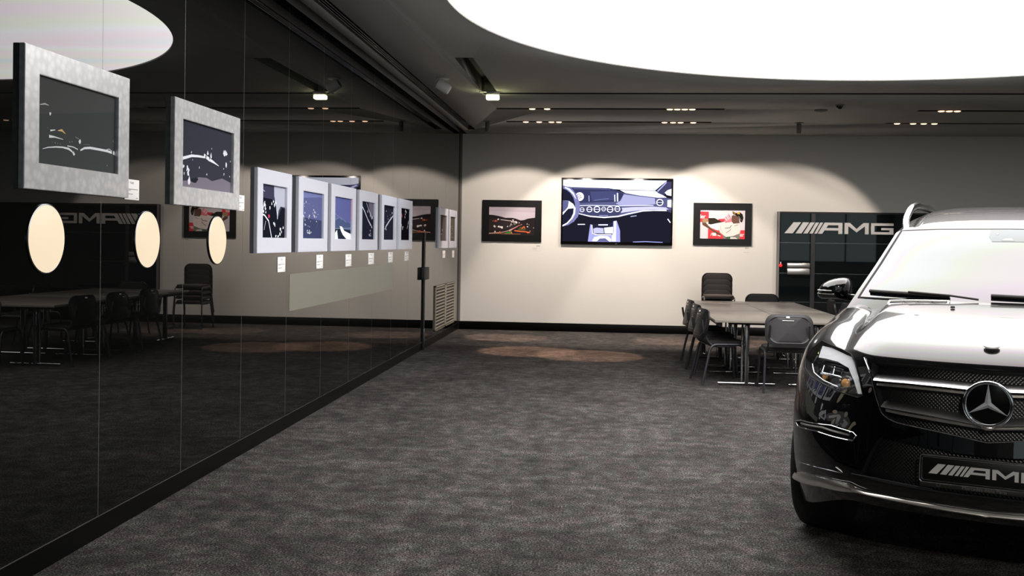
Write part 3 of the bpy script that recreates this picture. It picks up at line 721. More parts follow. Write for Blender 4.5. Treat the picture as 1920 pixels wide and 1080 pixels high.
# AMG lettering shapes (unit height 1, unit length 10)
AMG = [[(0, 0), (.75, 0), (1.52, 1), (.82, 1)], [(1.02, 0), (1.56, 0), (2.25, 1), (1.68, 1)], [(1.74, 0), (2.12, 0), (2.76, 1), (2.36, 1)], [(2.30, 0), (2.58, 0), (3.16, 1), (2.86, 1)], [(2.74, 0), (2.96, 0), (3.54, 1), (3.27, 1)],
       [(3.06, 0), (3.46, 0), (4.16, 1), (3.68, 1)], [(3.60, .77), (5.3, .77), (5.3, 1), (3.72, 1)], [(3.30, .30), (5.3, .30), (5.3, .52), (3.46, .52)], [(4.94, 0), (5.3, 0), (5.3, 1), (4.94, 1)],
       [(5.5, 0), (5.84, 0), (5.84, 1), (5.5, 1)], [(7.36, 0), (7.7, 0), (7.7, 1), (7.36, 1)], [(5.6, 1), (5.98, 1), (6.62, .44), (6.62, .14), (5.7, .82)], [(7.6, 1), (7.22, 1), (6.58, .44), (6.58, .14), (7.5, .82)],
       [(7.9, 0), (8.22, 0), (8.22, 1), (7.9, 1)], [(7.9, .77), (9.95, .77), (9.95, 1), (7.9, 1)], [(7.9, 0), (9.95, 0), (9.95, .22), (7.9, .22)], [(9.6, 0), (9.95, 0), (9.95, .58), (9.6, .58)], [(8.85, .38), (9.95, .38), (9.95, .58), (8.85, .58)]]
def amg(q, x0, z0, sx, sz, y, th, m):
    for i_, pg in enumerate(AMG): q.prism([(x0+a*sx, y-.00012*i_*(th/.0035)**.5, z0+b*sz) for a, b in pg], (0, th, 0), m)

# display wall with the lettering
t = thing('display_cabinet', 'wide black glass display cabinet with silver lettering on the white back wall', 'cabinet', (2.935, D-.0008, 0), 0)
BW, BH = 3.9, 2.145
MB().box((.0, -.04, .15), (BW, 0, BH), M['black']).build('carcass', parent=t)
q = MB(); q.box((0, -.075, .15), (.035, -.04, BH), M['greyplastic']); q.box((.035, -.075, BH-.03), (BW, -.04, BH), M['black']); q.box((BW-.03, -.075, .15), (BW, -.04, BH-.03), M['black']); q.box((.56, -.072, .15), (.63, -.04, BH-.03), mat('dark_mullion', (42, 42, 42), .3)); q.build('cabinet_frame', parent=t)
for a, b in ((.035, .56), (.63, 2.2), (2.21, BW-.03)):
    for z0, z1 in ((.15, .60), (.606, 1.090), (1.096, 1.612), (1.618, BH-.03)):
        MB().box((a+.003, -.062, z0), (b-.003, -.056, z1), M['cabglass'] if 'cabglass' in M else M.setdefault('cabglass', mat('dark_cabinet_glass', (10, 15, 16), .02))).build('glass_panel', parent=t)
for z in (.603, 1.093, 1.615): MB().box((.035, -.064, z-.004), (BW-.03, -.05, z+.004), M['darkchrome']).build('shelf_edge', parent=t)
q = MB(); amg(q, .115, 1.775, .181, .19, -.085, .022, M['silverpaint']); q.build('lettering', parent=t)
t2 = thing('reflection_bar', 'silver horizontal bar standing in for a reflection on the left side of the black cabinet', 'reflection stand-in', (3.20, D-.064, 1.17))
q = MB(); q.box((-.10, -.05, 0.02), (.28, 0, .10), M['satin'], .01); q.box((-.10, -.05, -.10), (.28, -.01, .01), M['satin'], .012); q.build('bar', parent=t2)  # solid bar in place of a silver reflection in the cabinet glass
t2 = thing('red_indicator_light', 'tiny glowing red light at the left edge of the black cabinet', 'light', (2.995, D-.075, 1.225))
MB().lathe([(.012, -.02), (.026, -.012), (.026, .0)], M['redlight'], 16, axis='Y').build('bulb', parent=t2)
MB().box((-.006, -.008, .025), (.006, 0, .06), M['white']).build('mount', parent=t2)

# ------------------------------------------------------------------ ceiling fittings
def spotlamp(u, v, Y, label, aim=None, energy=0, cone=30, blend=.25, col=(1, .78, .62), n=0):
    x = onY(u, v, Y).x
    t = thing('recessed_spotlight', label, 'spotlight', (x, Y, H), 0, 'recessed spotlights in the ceiling slots')
    MB().lathe([(.034, .004), (.05, .004), (.05, -.003), (.034, -.003)], M['darkchrome'], 20).build('ring', parent=t)
    MB().lathe([(.044, .085), (.05, .03), (.034, .003), (.030, .003), (.026, .06)], M['black'], 20).build('housing', parent=t)
    MB().lathe([(.004, -.016), (.034, -.013), (.046, -.004), (.03, .006)], M['spotbulb'], 18).build('bulb', parent=t)
    if aim is not None:
        l = bpy.data.lights.new('spot', 'SPOT'); l.energy = energy; l.spot_size = radians(cone); l.spot_blend = blend; l.color = col; l.shadow_soft_size = .035
        lo = bpy.data.objects.new('lamp_beam', l); COL.objects.link(lo); lo.parent = t; lo.location = (0, 0, -.05)
        d = Vector(aim)-Vector((x, Y, H-.05)); lo.rotation_euler = d.to_track_quat('-Z', 'Y').to_euler()
    return x
WALLCOL = (1, .84, .74); FLC = (1, .58, .38)
EW, EF = 208, 170
ord_ = ['first', 'second', 'third', 'fourth', 'fifth', 'sixth', 'seventh', 'eighth']
def row(us, v, Y, where, aims):
    for i, u in enumerate(us):
        lab = 'small warm glowing spotlight, %s from the left in the %s' % (ord_[i], where)
        x = onY(u, v, Y).x; a = aims[i] if i < len(aims) else None
        if a is None: spotlamp(u, v, Y, lab)
        elif a[0] == 'w': spotlamp(u, v, Y, lab, (x+a[1], D, a[2]), a[3], a[4], a[5], WALLCOL)
        else: spotlamp(u, v, Y, lab, (x+a[1], Y+a[2], 0), a[3], a[4], .35, FLC)
row([998, 1026, 1256, 1270, 1284, 1298], 203, 14.81, 'middle short slot', [('f', 0, .0, 900, 26), ('f', .62, -.35, 1000, 26)])
row([986, 1011, 1034, 1048, 1246, 1262, 1276, 1300], 228, 16.41, 'short slot nearest the back wall', [('w', -.35, -.1, EW, 94, .2), ('f', -.5, .42, 620, 24), None, ('w', 1.0, -.05, EW, 94, .2), ('w', -.1, -.05, EW, 94, .2), ('f', .1, .42, 620, 24), ('f', 1.0, .42, 620, 24), ('w', 1.0, 0, EW*1.2, 95, .2)])
row([1765, 1780, 1795], 208, 14.93, 'right-hand middle slot', [])
row([1682, 1712, 1732, 1752], 232, 16.44, 'right-hand slot nearest the back wall', [('w', -2.2, -.5, EW*.7, 92, .2)])

# emergency lamp
t = thing('emergency_light', 'glowing yellow-white box lamp hanging at the corner of the black ceiling slot', 'lamp', (-1.44, 13.16, H))
MB().box((-.17, -.04, -.006), (.07, .04, .0), M['white'], .002).build('mount_plate', parent=t)
MB().box((-.08, -.05, -.045), (.08, .05, -.005), M['white'], .008).build('housing', parent=t)
MB().box((-.085, -.055, -.10), (.075, .055, -.045), M['emerg'], .012).build('diffuser', parent=t)
# projector-type spot
t = thing('ceiling_spotlight', 'white tilted cylindrical spotlight on the ceiling left of the wide black slot', 'spotlight', (-1.91, 12.08, H))
MB().lathe([(.075, 0), (.075, -.012), (.03, -.018)], M['white'], 24).build('mount', parent=t)
MB().tube([(0, 0, -.012), (0, 0, -.06)], .012, M['white']).build('arm', parent=t)
q = MB().lathe([(.05, -.085), (.058, -.08), (.06, .05), (.05, .075)], M['white'], 28, axis='X'); q.xf(Matrix.Translation((0.01, 0, -.10)) @ Matrix.Rotation(radians(32), 4, 'Y')); hd = q.build('head', parent=t)
l = bpy.data.lights.new('spot', 'SPOT'); l.energy = 70; l.spot_size = radians(84); l.spot_blend = .8; l.color = (.86, .92, 1); l.shadow_soft_size = .05
lo = bpy.data.objects.new('lamp_beam', l); COL.objects.link(lo); lo.parent = t; lo.location = (.08, -.05, -.2); lo.rotation_euler = Vector((-.72, .35, -1.2)).to_track_quat('-Z', 'Y').to_euler()
q = MB().lathe([(.0515, -.087), (.047, -.0865)], M['black'], 28, axis='X'); q.xf(Matrix.Translation((0.01, 0, -.10)) @ Matrix.Rotation(radians(32), 4, 'Y')); q.build('lens', parent=t)
for x, y, lab in ((.6, -1.4, 'added white fill spotlight behind the camera brightening the car front, left one'), (2.6, -1.6, 'added white fill spotlight behind the camera brightening the car front, right one')):  # unseen pair of lamps, added because the car front was too dark
    t = thing('ceiling_spotlight', lab, 'spotlight', (x, y, H)); MB().lathe([(.075, 0), (.075, -.012), (.03, -.018)], M['white'], 24).build('mount', parent=t)
    MB().tube([(0, 0, -.012), (0, 0, -.06)], .012, M['white']).build('arm', parent=t)
    q = MB().lathe([(.045, -.06), (.05, -.05), (.06, .06), (.05, .055), (.045, .04)], M['white'], 28, axis='Y'); q.xf(Matrix.Translation((0, 0, -.10)) @ Matrix.Rotation(radians(-22), 4, 'X')); q.build('head', parent=t)
    l = bpy.data.lights.new('spot', 'SPOT'); l.energy = 330; l.spot_size = radians(34); l.spot_blend = .7; l.color = (1, .95, .88); l.shadow_soft_size = .05
    lo = bpy.data.objects.new('lamp_beam', l); COL.objects.link(lo); lo.parent = t; lo.location = (0, .09, -.14); lo.rotation_euler = (Vector((1.85, 4.9, .6))-Vector((x, y+.09, H-.14))).to_track_quat('-Z', 'Y').to_euler()
for x, y, lab in ((-1.87, 16.35, 'small grey cylindrical ceiling sensor near the left back corner'), (2.93, 16.4, 'small grey cylindrical ceiling sensor above the right side of the table')):
    t = thing('ceiling_sensor', lab, 'sensor', (x, y, H)); MB().lathe([(.07, 0), (.07, -.008), (.02, -.014)], M['greyplastic'], 20).build('mount', parent=t)
    MB().lathe([(.03, -.012), (.036, -.03), (.036, -.15), (.028, -.165)], M['greyplastic'], 20).build('body', parent=t)
t = thing('smoke_detector', 'flat grey round smoke detector on the ceiling above the table', 'smoke detector', (2.95, 14.86, H))
MB().lathe([(.09, 0), (.09, -.015), (.06, -.028), (.01, -.03)], M['greyplastic'], 28).build('housing', parent=t)
t = thing('ceiling_camera', 'small grey dome camera on the ceiling beside the smoke detector', 'camera', (3.08, 14.3, H))
MB().lathe([(.06, 0), (.06, -.012), (.05, -.016)], M['greyplastic'], 28).build('mount', parent=t)
MB().lathe([(.045, -.014), (.04, -.04), (.02, -.058), (.004, -.062)], M['blackgloss'], 24).build('dome', parent=t)

# ------------------------------------------------------------------ tables and chairs
def table(x0, y0, x1, y1, label, feet):
    t = thing('folding_table', label, 'table', ((x0+x1)/2, (y0+y1)/2, 0), 0, 'grey conference tables pushed together')
    w, d = (x1-x0)/2-.004, (y1-y0)/2-.002
    MB().box((-w, -d, .712), (w, d, .74), M['tabletop'], .002).build('tabletop', parent=t)
    q = MB(); q.box((-w+.04, -d+.06, .672), (-w+.07, d-.06, .711), M['black']); q.box((w-.07, -d+.06, .672), (w-.04, d-.06, .711), M['black']); q.build('underframe', parent=t)
    for ax, off in feet:
        l = MB()
        if ax == 'x':   # foot runs along x, placed at local y=off
            l.tube([(-w+.07, off, .022), (w-.07, off, .022)], .016, M['chrome'], 12)
            l.box((-.022, off-.03, .02), (.022, off+.03, .69), M['darkchrome'], .008); l.box((-.20, off-.03, .675), (.20, off+.03, .711), M['black'])
            l.tube([(-.05, off, .02), (-.05, off, .69)], .012, M['chrome'], 10)
            for s in (-1, 1): l.lathe([(.014, 0), (.014, .012)], M['black'], 12, (s*(w-.1), off, 0))
        else:
            l.tube([(off, -d+.07, .022), (off, d-.07, .022)], .016, M['chrome'], 12)
            l.box((off-.03, -.022, .02), (off+.03, .022, .69), M['darkchrome'], .008); l.box((off-.03, -.2, .675), (off+.03, .2, .711), M['black'])
            for s in (-1, 1): l.lathe([(.014, 0), (.014, .012)], M['black'], 12, (off, s*(d-.1), 0))
        l.build('leg', parent=t)
    return t
fx = [('x', -.52), ('x', .52)]
table(1.20, 11.5, 1.97, 13.10, 'grey laminate table at the front left of the joined tables', fx)
table(1.97, 11.5, 2.74, 13.10, 'grey laminate table at the front right of the joined tables, behind the lone front chair', fx)
table(1.20, 13.10, 1.97, 14.68, 'grey laminate table in the second row, left of the dark centre seam', fx)
table(1.97, 13.10, 2.74, 14.68, 'grey laminate table in the second row, right of the dark centre seam', fx)
table(1.20, 14.68, 2.74, 15.44, 'grey laminate table placed crosswise at the far end of the joined tables', [('y', -.55), ('y', .55)])

def chair(label, loc, rz, group='black conference chairs', legm=None, nolabel=False):
    """local: sitter looks along +y, back at -y"""
    t = thing('conference_chair', label, 'chair', loc, rz, group); lm = legm or M['tube']
    def pad(w, h, th, r, bulge=.012):
        q = MB(); k = rrect(-w/2, -h/2, w/2, h/2, r, 6); n = len(k); rings = []
        for s_, dz in ((.90, -th/2), (.98, -th/2+.006), (1., 0), (.98, th/2-.006), (.9, th/2)):
            rings.append([q.v((x*s_, z*s_, dz)) for x, z in k])
        for A_, B_ in zip(rings, rings[1:]):
            for i in range(n): q.face([A_[i], A_[(i+1) % n], B_[(i+1) % n], B_[i]], smooth=True)
        q.face(rings[0][::-1]); c = q.v((0, 0, th/2+bulge))
        for i in range(n): q.face([rings[-1][i], rings[-1][(i+1) % n], c], smooth=True)
        return q
    s = pad(.47, .43, .05, .10).xf(Matrix.Translation((0, 0, .462))); s.build('seat', M['fabric'], t)
    q = MB().box((-.21, -.19, .425), (.21, .19, .437), M['shell'], .003); q.build('seat_pan', parent=t)
    tilt = Matrix.Translation((0, -.245, .675)) @ Matrix.Rotation(radians(-10), 4, 'X')
    b = pad(.47, .30, .035, .11).xf(tilt @ Matrix.Translation((0, .012, .0)) @ Matrix.Rotation(radians(-90), 4, 'X')); b.build('backrest', M['fabric'], t)
    # shell: curved plate wider at the top
    q = MB(); k = rrect(-.25, -.165, .25, .16, .10, 6)
    k = [(x, z-(.03*(1-(x/.25)**2) if z < -.05 else 0)) for x, z in k]
    def sy(x, off): return off+.10*(x/.25)**2*.35
    A0 = [q.v((x, sy(x, -.024), z)) for x, z in k]; A1 = [q.v((x*.985, sy(x, -.006), z*.985)) for x, z in k]; A2 = [q.v((x*.86, sy(x*.86, -.030), z*.80)) for x, z in k]; n = len(k)
    A3 = [q.v((x*.83, sy(x*.83, -.026), z*.77)) for x, z in k]
    def rings_(base, offs, off):
        prev = base
        for s_ in offs:
            nx_ = [q.v((x*s_, sy(x*s_, off), z*s_)) for x, z in k]
            for i in range(n): q.face([prev[i], prev[(i+1) % n], nx_[(i+1) % n], nx_[i]], M['shell'], True)
            prev = nx_
        q.face(prev, M['shell'], True)
    for i in range(n):
        j = (i+1) % n
        q.face([A0[i], A0[j], A1[j], A1[i]], M['shell'], True); q.face([A0[i], A2[i], A2[j], A0[j]], M['shell'], True); q.face([A2[i], A3[i], A3[j], A2[j]], M['shell'])
    rings_(A3, (.75, .66, .57, .48, .39, .3, .21, .12, .05), -.026); rings_(A1, (.88, .77, .66, .55, .44, .33, .22, .1), -.006)
    q.xf(tilt); sh = q.build('back_shell', None, t)
    q = MB(); q.box((-.035, -.033, .118), (.0, -.026, .135), M['whitecard']); q.xf(tilt); q.build('sticker', parent=sh)
    q = MB(); q.box((-.075, -.034, .085), (.045, -.026, .092), M['chrome'], .002); q.xf(tilt); q.build('grip_slot', parent=sh)
    for sx in (-1, 1):
        X = .235*sx
        top = fillet([(X*1.06, .235, 0), (X, .195, .445), (X, 0, .445)], .07)
        MB().tube(top, .0115, lm, 8, flat=1.3).build('leg', parent=t)
        top = fillet([(X*1.10, -.285, 0), (X, -.185, .445), (X, 0, .445)], .07)
        MB().tube(top, .0115, lm, 8, flat=1.3).build('leg', parent=t)
        up = fillet([(X*.93, .10, .425), (X*.93, -.19, .425), (X*.88, -.262, .58), (X*.86, -.285, .72)], .08)
        MB().tube(up, .0105, lm, 8, flat=1.3).build('back_upright', parent=t)
    q = MB(); q.tube([(-.23, .15, .430), (.23, .15, .430)], .010, lm, 8); q.tube([(-.23, -.15, .430), (.23, -.15, .430)], .010, lm, 8); q.build('seat_frame', parent=t)
    return t
c0 = chair('black chair on the left side of the tables, nearest the camera', (1.335, 12.04, 0), -pi/2+.18)
dup(c0, (1.34, 12.93, 0), -pi/2+.12, 'black chair on the left side of the tables, middle of three')
dup(c0, (1.345, 13.88, 0), -pi/2+.10, 'black chair on the left side of the tables, farthest of three')
dup(c0, (1.945, 11.46, 0), 0, 'black chair with its back to the camera at the front edge of the tables')
dup(c0, (2.36, 15.75, 0), pi, 'black chair facing the camera at the far end of the tables')
dup(c0, (2.86, 14.55, 0), pi/2, 'black chair on the right side of the tables, farther one by the cabinet')
dup(c0, (2.84, 13.62, 0), pi/2, 'black chair on the right side of the tables, nearer one beside the car mirror')
st = ['bottom of the stack', 'second from the bottom of the stack', 'third from the bottom of the stack', 'top of the stack']
for k in range(4):
    dup(c0, (1.84, 17.15+.0*k, .088*k), pi, 'black chair stacked against the white back wall, '+st[k])

# ------------------------------------------------------------------ the car
CX, CY, CTH = 1.69168, 4.77175, .387024
car = thing('suv_car', 'black luxury SUV with star grille and silver plate parked under the round ceiling light', 'car', (CX, CY, 0), -CTH)
_cs, _cc = sin(CTH), cos(CTH)
def w2l(p):
    dx, dy = p.x-CX, p.y-CY
    return Vector((dx*_cc-dy*_cs, dx*_cs+dy*_cc, p.z))
def spl(T, x):
    if x <= T[0][0]: return T[0][1]
    if x >= T[-1][0]: return T[-1][1]
    for i in range(len(T)-1):
        if x <= T[i+1][0]: break
    x0, y0 = T[i]; x1, y1 = T[i+1]; h = x1-x0; t_ = (x-x0)/h
    def sl(j):
        if j <= 0: return (T[1][1]-T[0][1])/(T[1][0]-T[0][0])
        if j >= len(T)-1: return (T[-1][1]-T[-2][1])/(T[-1][0]-T[-2][0])
        a = (T[j][1]-T[j-1][1])/(T[j][0]-T[j-1][0]); b = (T[j+1][1]-T[j][1])/(T[j+1][0]-T[j][0])
        return 0 if a*b <= 0 else 2*a*b/(a+b)
    m0, m1 = sl(i)*h, sl(i+1)*h
    return (2*t_**3-3*t_**2+1)*y0+(t_**3-2*t_**2+t_)*m0+(-2*t_**3+3*t_**2)*y1+(t_**3-t_**2)*m1
TA = [(.18, .975), (.35, 1.0), (.6, 1.012), (.85, 1.0), (1.0, .965), (1.12, .93), (1.3, .89)]
TL = [(.18, .12), (.27, .03), (.36, -.035), (.45, -.05), (.63, -.035), (.75, -.015), (.88, .0), (.98, .025), (1.05, .06), (1.12, .10)]
def aw(z): return spl(TA, z)
def plan(t_):
    t_ = min(abs(t_), 1.); return .9*(1-(max(0, 1-t_**2.8))**.53)
def sst(a, b, x):
    x = max(0., min(1., (x-a)/(b-a))); return x*x*(3-2*x)
TH = [(.74, 0), (.79, .012), (.86, .040), (.92, .066), (1.0, .120), (1.08, .20), (1.2, .28)]
def Fs(t_, z): return plan(t_)+spl(TL, z)*(1-.5*t_*t_)+spl(TH, z)*sst(.48, .85, abs(t_))*(1-.75*sst(.9, 1, abs(t_)))-.020*(1-sst(.695, .735, z))*sst(.30, .5, z)*sst(.52, .68, abs(t_))*(1-sst(.95, 1, abs(t_)))
def Fxz(x, z): return Fs(x/aw(z), z)
def Ztop(t_, d, y):
    t_ = min(abs(t_), 1.); d = max(d, 0)
    yy = max(0, min(y-.6*plan(t_), 1.25))
    zc = 1.03+.052*(1-math.exp(-d/.05))+.25*yy-.086*yy*yy-.02*max(0, y-2.2)/3
    notch = (-.016*sst(1.085, 1.135, y)+.034*max(0, min(1, (y-1.135)/.2)))*(1-sst(.72, .84, t_))
    A_ = (.028+.014*sst(0, .4, d))*(1-.6*sst(.8, 1.6, y))
    k = .052-.035*sst(1.0, 1.7, y)
    fend = .028*sst(.72, .84, t_)*(1-sst(1.0, 1.7, y))
    return zc+notch-A_*sst(.63, .715, t_)+fend-k*t_**4-.11*t_**24
YRR = 5.08
def bodypt(u, v, w):
    t_ = abs(u); zb = .355-.145*sst(.55, .98, t_)-.12*sst(.05, .25, v)*(1-sst(.55, .98, t_))
    # solve for z
    d0 = v*(YRR-Fs(t_, 1.0))
    z = zb
    zt = Ztop(t_, d0, d0+Fs(t_, 1.0))
    z = zb+(zt-zb)*w
    yf = Fs(t_, z); rr = YRR-.22*t_**5-.10*max(0, (z-.9))
    y = yf+(rr-yf)*v
    x = u*aw(z)*(1-.05*max(0, v-.7)/.3)
    return Vector((x, y, z))
def quadbox(fn, us, vs, ws, name, m, parent):
    """closed box-topology surface"""
    q = MB(); cache = {}
    def V(i, j, k):
        if (i, j, k) not in cache: cache[(i, j, k)] = q.v(fn(us[i], vs[j], ws[k]))
        return cache[(i, j, k)]
    I, J, K = len(us)-1, len(vs)-1, len(ws)-1
    for i in range(I):
        for k in range(K):
            q.face([V(i, 0, k), V(i+1, 0, k), V(i+1, 0, k+1), V(i, 0, k+1)], None, True); q.face([V(i, J, k), V(i, J, k+1), V(i+1, J, k+1), V(i+1, J, k)], None, True)
        for j in range(J):
            q.face([V(i, j, K), V(i+1, j, K), V(i+1, j+1, K), V(i, j+1, K)], None, True); q.face([V(i, j, 0), V(i, j+1, 0), V(i+1, j+1, 0), V(i+1, j, 0)], None, False)
    for j in range(J):
        for k in range(K):
            q.face([V(0, j, k), V(0, j, k+1), V(0, j+1, k+1), V(0, j+1, k)], None, True); q.face([V(I, j, k), V(I, j+1, k), V(I, j+1, k+1), V(I, j, k+1)], None, True)
    return q.build(name, m, parent, sharp=50)
us = [sin(pi/2*(-1+2*i/96)) for i in range(97)]
vs = [0, .002, .004, .007, .010, .014, .018, .023]+[.028+.0042*i for i in range(64)]+[.30, .32, .36, .42, .5, .6, .7, .8, .9, .96, .985, 1]
ws = [0, .03, .07, .12, .17, .22, .27, .32, .37, .42, .47, .52, .57, .62, .67, .72, .77, .82, .87, .91, .94, .965, .985, 1]
body = quadbox(bodypt, us, vs, ws, 'body', M['paint'], None)
body.data.materials.append(M['black'])

# surface hits in car space
def front_hit(u, v):
    r = ray(u, v); a = 3.5; g0 = None
    n = 260
    for i in range(n):
        t_ = 3.2+4.0*i/n; p = w2l(EYE+r*t_); g = p.y-(Fxz(p.x, p.z) if abs(p.x) < aw(p.z) else 9)
        if g > 0:
            lo, hi = t_-4.0/n, t_
            for _ in range(24):
                md = (lo+hi)/2; p = w2l(EYE+r*md); g = p.y-(Fxz(p.x, p.z) if abs(p.x) < aw(p.z) else 9)
                if g > 0: hi = md
                else: lo = md
            return w2l(EYE+r*hi)
    return w2l(EYE+r*5)
def fnormal(p):
    e = .002
    fx_ = (Fxz(p.x+e, p.z)-Fxz(p.x-e, p.z))/(2*e) if abs(p.x)+e < aw(p.z) else -3*(-1 if p.x < 0 else 1)*-1
    fz = (Fxz(p.x, p.z+e)-Fxz(p.x, p.z-e))/(2*e)
    return Vector((fx_, -1, fz)).normalized()
def densify(P, step):
    out = []
    for i in range(len(P)):
        a, b = Vector(P[i]), Vector(P[(i+1) % len(P)]); n = max(1, int((b-a).length/step))
        for k in range(n): out.append(a+(b-a)*(k/n))
    return out
def inside(p, P):
    c = False; n = len(P)
    for i in range(n):
        a, b = P[i], P[i-1]
        if (a[1] > p[1]) != (b[1] > p[1]) and p[0] < (b[0]-a[0])*(p[1]-a[1])/(b[1]-a[1])+a[0]: c = not c
    return c
def surf_solid(poly, o0, o1, m, name, parent, project='car', step=.03, q=None, yoff=None):
    """poly: (x,z) outline on the car's front; solid between normal offsets o0 (inner) and o1 (outer)"""
    B = densify([Vector(p) for p in poly], step)
    xs = [p[0] for p in B]; zs = [p[1] for p in B]
    pts = list(B); nb = len(B)
    x = min(xs)+step*.5
    while x < max(xs):
        z = min(zs)+step*.5
        while z < max(zs):
            if inside((x, z), B) and min((Vector((x, z))-b).length for b in B) > step*.45: pts.append(Vector((x, z)))
            z += step
        x += step
    vo, eo, fo, ov, oe, of = delaunay_2d_cdt([Vector((p[0], p[1])) for p in pts], [(i, (i+1) % nb) for i in range(nb)], [], 1, 1e-6)
    own = q is None
    if own: q = MB()
    def surf(p, off):
        z = p[1]; x = max(-aw(z)*.9995, min(aw(z)*.9995, p[0])); b = Vector((x, Fxz(x, z), z)); return b+fnormal(b)*off
    T = [q.v(surf(p, o1)) for p in vo]; U_ = [q.v(surf(p, o0)) for p in vo]; cnt = {}
    for f_ in fo:
        q.face([T[i] for i in f_], m, True); q.face([U_[i] for i in f_[::-1]], m, True)
        for i in range(len(f_)):
            e = (f_[i], f_[(i+1) % len(f_)]); cnt[e] = 1
    for (a, b) in cnt:
        if (b, a) not in cnt: q.face([T[a], U_[a], U_[b], T[b]], m)
    if own: return q.build(name, None if m else None, parent)
    return q
def px(P): return [(h.x, h.z) for h in (front_hit(*p) for p in P)]
def sym(P):   # left half outline (open, from centre-top to centre-bottom) -> full
    L_ = [(x, z) for x, z in P]; return L_+[(-x, z) for x, z in L_[::-1] if abs(x) > 1e-4]
def flip(P): return [(-x, z) for x, z in P[::-1]]

HL = px([(1543, 640), (1558, 647), (1578, 655), (1596, 664), (1604, 680), (1612, 708), (1619, 742), (1610, 746), (1580, 737), (1545, 721), (1522, 707), (1511, 690), (1512, 672), (1524, 654)])
GR = px([(1853, 697), (1800, 692), (1740, 686), (1680, 681), (1636, 679), (1634, 690), (1641, 725), (1650, 760), (1662, 780), (1685, 793), (1730, 803), (1790, 815), (1853, 828)])
LI = px([(1853, 857), (1800, 850), (1740, 838), (1690, 826), (1655, 818), (1644, 826), (1630, 850), (1618, 878), (1612, 892), (1660, 905), (1730, 918), (1800, 928), (1853, 934)])
DR = px([(1491, 789), (1504, 788), (1560, 798), (1600, 811), (1606, 817), (1599, 827), (1575, 822), (1530, 808), (1498, 799)])
def zero(P):
    P = list(P); P[0] = (0, P[0][1]); P[-1] = (0, P[-1][1]); return P
GRs, LIs = sym(zero(GR)), sym(zero(LI))
def cutp(poly, dep):
    q = MB(); q.mi(M['paint']); q.mi(M['black'])
    surf_solid(poly, -dep, .05, M['black'], 'c', None, q=q, step=.035)
    boolean(body, q.build('cut'))
cutp(GRs, .06); cutp(LIs, .05); cutp(HL, .045); cutp(flip(HL), .045); cutp(DR, .02); cutp(flip(DR), .02)
for yy in (.93, 4.02):
    for s_ in (-1, 1):
        q = MB(); q.mi(M['paint']); q.mi(M['black'])
        q.lathe([(.435, .66), (.435, 1.3)] if s_ > 0 else [(.435, -1.3), (.435, -.66)], M['black'], 48, (0, yy, .40), axis='X')
        boolean(body, q.build('cut'))
body.parent = car
body.data.set_sharp_from_angle(angle=radians(40))

# grille
g = surf_solid([(x*.995, z) for x, z in GRs], -.05, -.042, M['gmesh'], 'grille_mesh', car)
def strip(top, bot, o0, o1, m, name, parent=None, symm=True):
    t_ = px(top); b_ = px(bot)
    if symm:
        t_[-1] = (0, t_[-1][1]); b_[-1] = (0, b_[-1][1])
        P_ = t_+[(-x, z) for x, z in t_[::-1][1:]]+[(-x, z) for x, z in b_[:-1]]+b_[::-1]
        P_ = t_+[(-x, z) for x, z in t_[:-1]][::-1]+[(-x, z) for x, z in b_[:-1]]+[(0, b_[-1][1])]+b_[:-1][::-1]
    else: P_ = t_+b_[::-1]
    return surf_solid(P_, o0, o1, m, name, parent or car, step=.02)
def resamp(P_, n):
    P_ = [Vector(p) for p in P_]; L_ = [0]
    for a, b in zip(P_, P_[1:]): L_.append(L_[-1]+(b-a).length)
    out = []
    for k in range(n):
        d = L_[-1]*k/(n-1); i_ = 0
        while i_ < len(L_)-2 and L_[i_+1] < d: i_ += 1
        out.append(P_[i_].lerp(P_[i_+1], (d-L_[i_])/(L_[i_+1]-L_[i_])))
    return out
def bar(top, bot, prof, m, name, n=40):
    a, b = px(top), px(bot); a[-1] = (0, a[-1][1]); b[-1] = (0, b[-1][1])
    a, b = resamp(a, n), resamp(b, n)
    a = a+[Vector((-p.x, p.y)) for p in a[:-1][::-1]]; b = b+[Vector((-p.x, p.y)) for p in b[:-1][::-1]]
    q = MB(); rg = []
    for p0, p1 in zip(a, b):
        r_ = []
        for s_, off in prof:
            p = p0.lerp(p1, s_); B_ = Vector((p.x, Fxz(p.x, p.y), p.y)); nn_ = fnormal(B_); nn_.z = 0; nn_.normalize(); r_.append(q.v(B_+nn_*off))
        rg.append(r_)
    for A_, B_ in zip(rg, rg[1:]):
        for i_ in range(len(prof)): q.face([A_[i_], A_[(i_+1) % len(prof)], B_[(i_+1) % len(prof)], B_[i_]], m, True)
    q.face(rg[0]); q.face(rg[-1]); return q.build(name, None, car, sharp=45)
BP = [(0, -.05), (0, -.026), (.12, -.019), (.4, -.003), (.7, .011), (.93, .021), (1, .020), (1, -.05)]
BP2 = [(0, -.05), (0, -.036), (.12, -.027), (.4, -.006), (.7, .013), (.93, .026), (1, .025), (1, -.05)]
BL = [(0, -.05), (0, -.004), (.5, .004), (1, .010), (1, -.05)]
bar([(1638, 702), (1700, 707), (1760, 712), (1853, 721)], [(1642, 713), (1700, 718), (1760, 724), (1853, 734)], BP, M['barmetal'], 'grille_bar')
bar([(1644, 716), (1700, 721), (1760, 727), (1853, 737)], [(1646, 722), (1700, 727), (1760, 733), (1853, 743)], BL, M['satin'], 'grille_bar_lip')
bar([(1653, 752), (1700, 759), (1760, 769), (1853, 787)], [(1656, 762), (1700, 770), (1760, 781), (1853, 799)], BP2, M['barmetal'], 'grille_bar')
bar([(1660, 765), (1700, 773), (1760, 783), (1853, 800)], [(1662, 771), (1700, 779), (1760, 790), (1853, 806)], BL, M['satin'], 'grille_bar_lip')
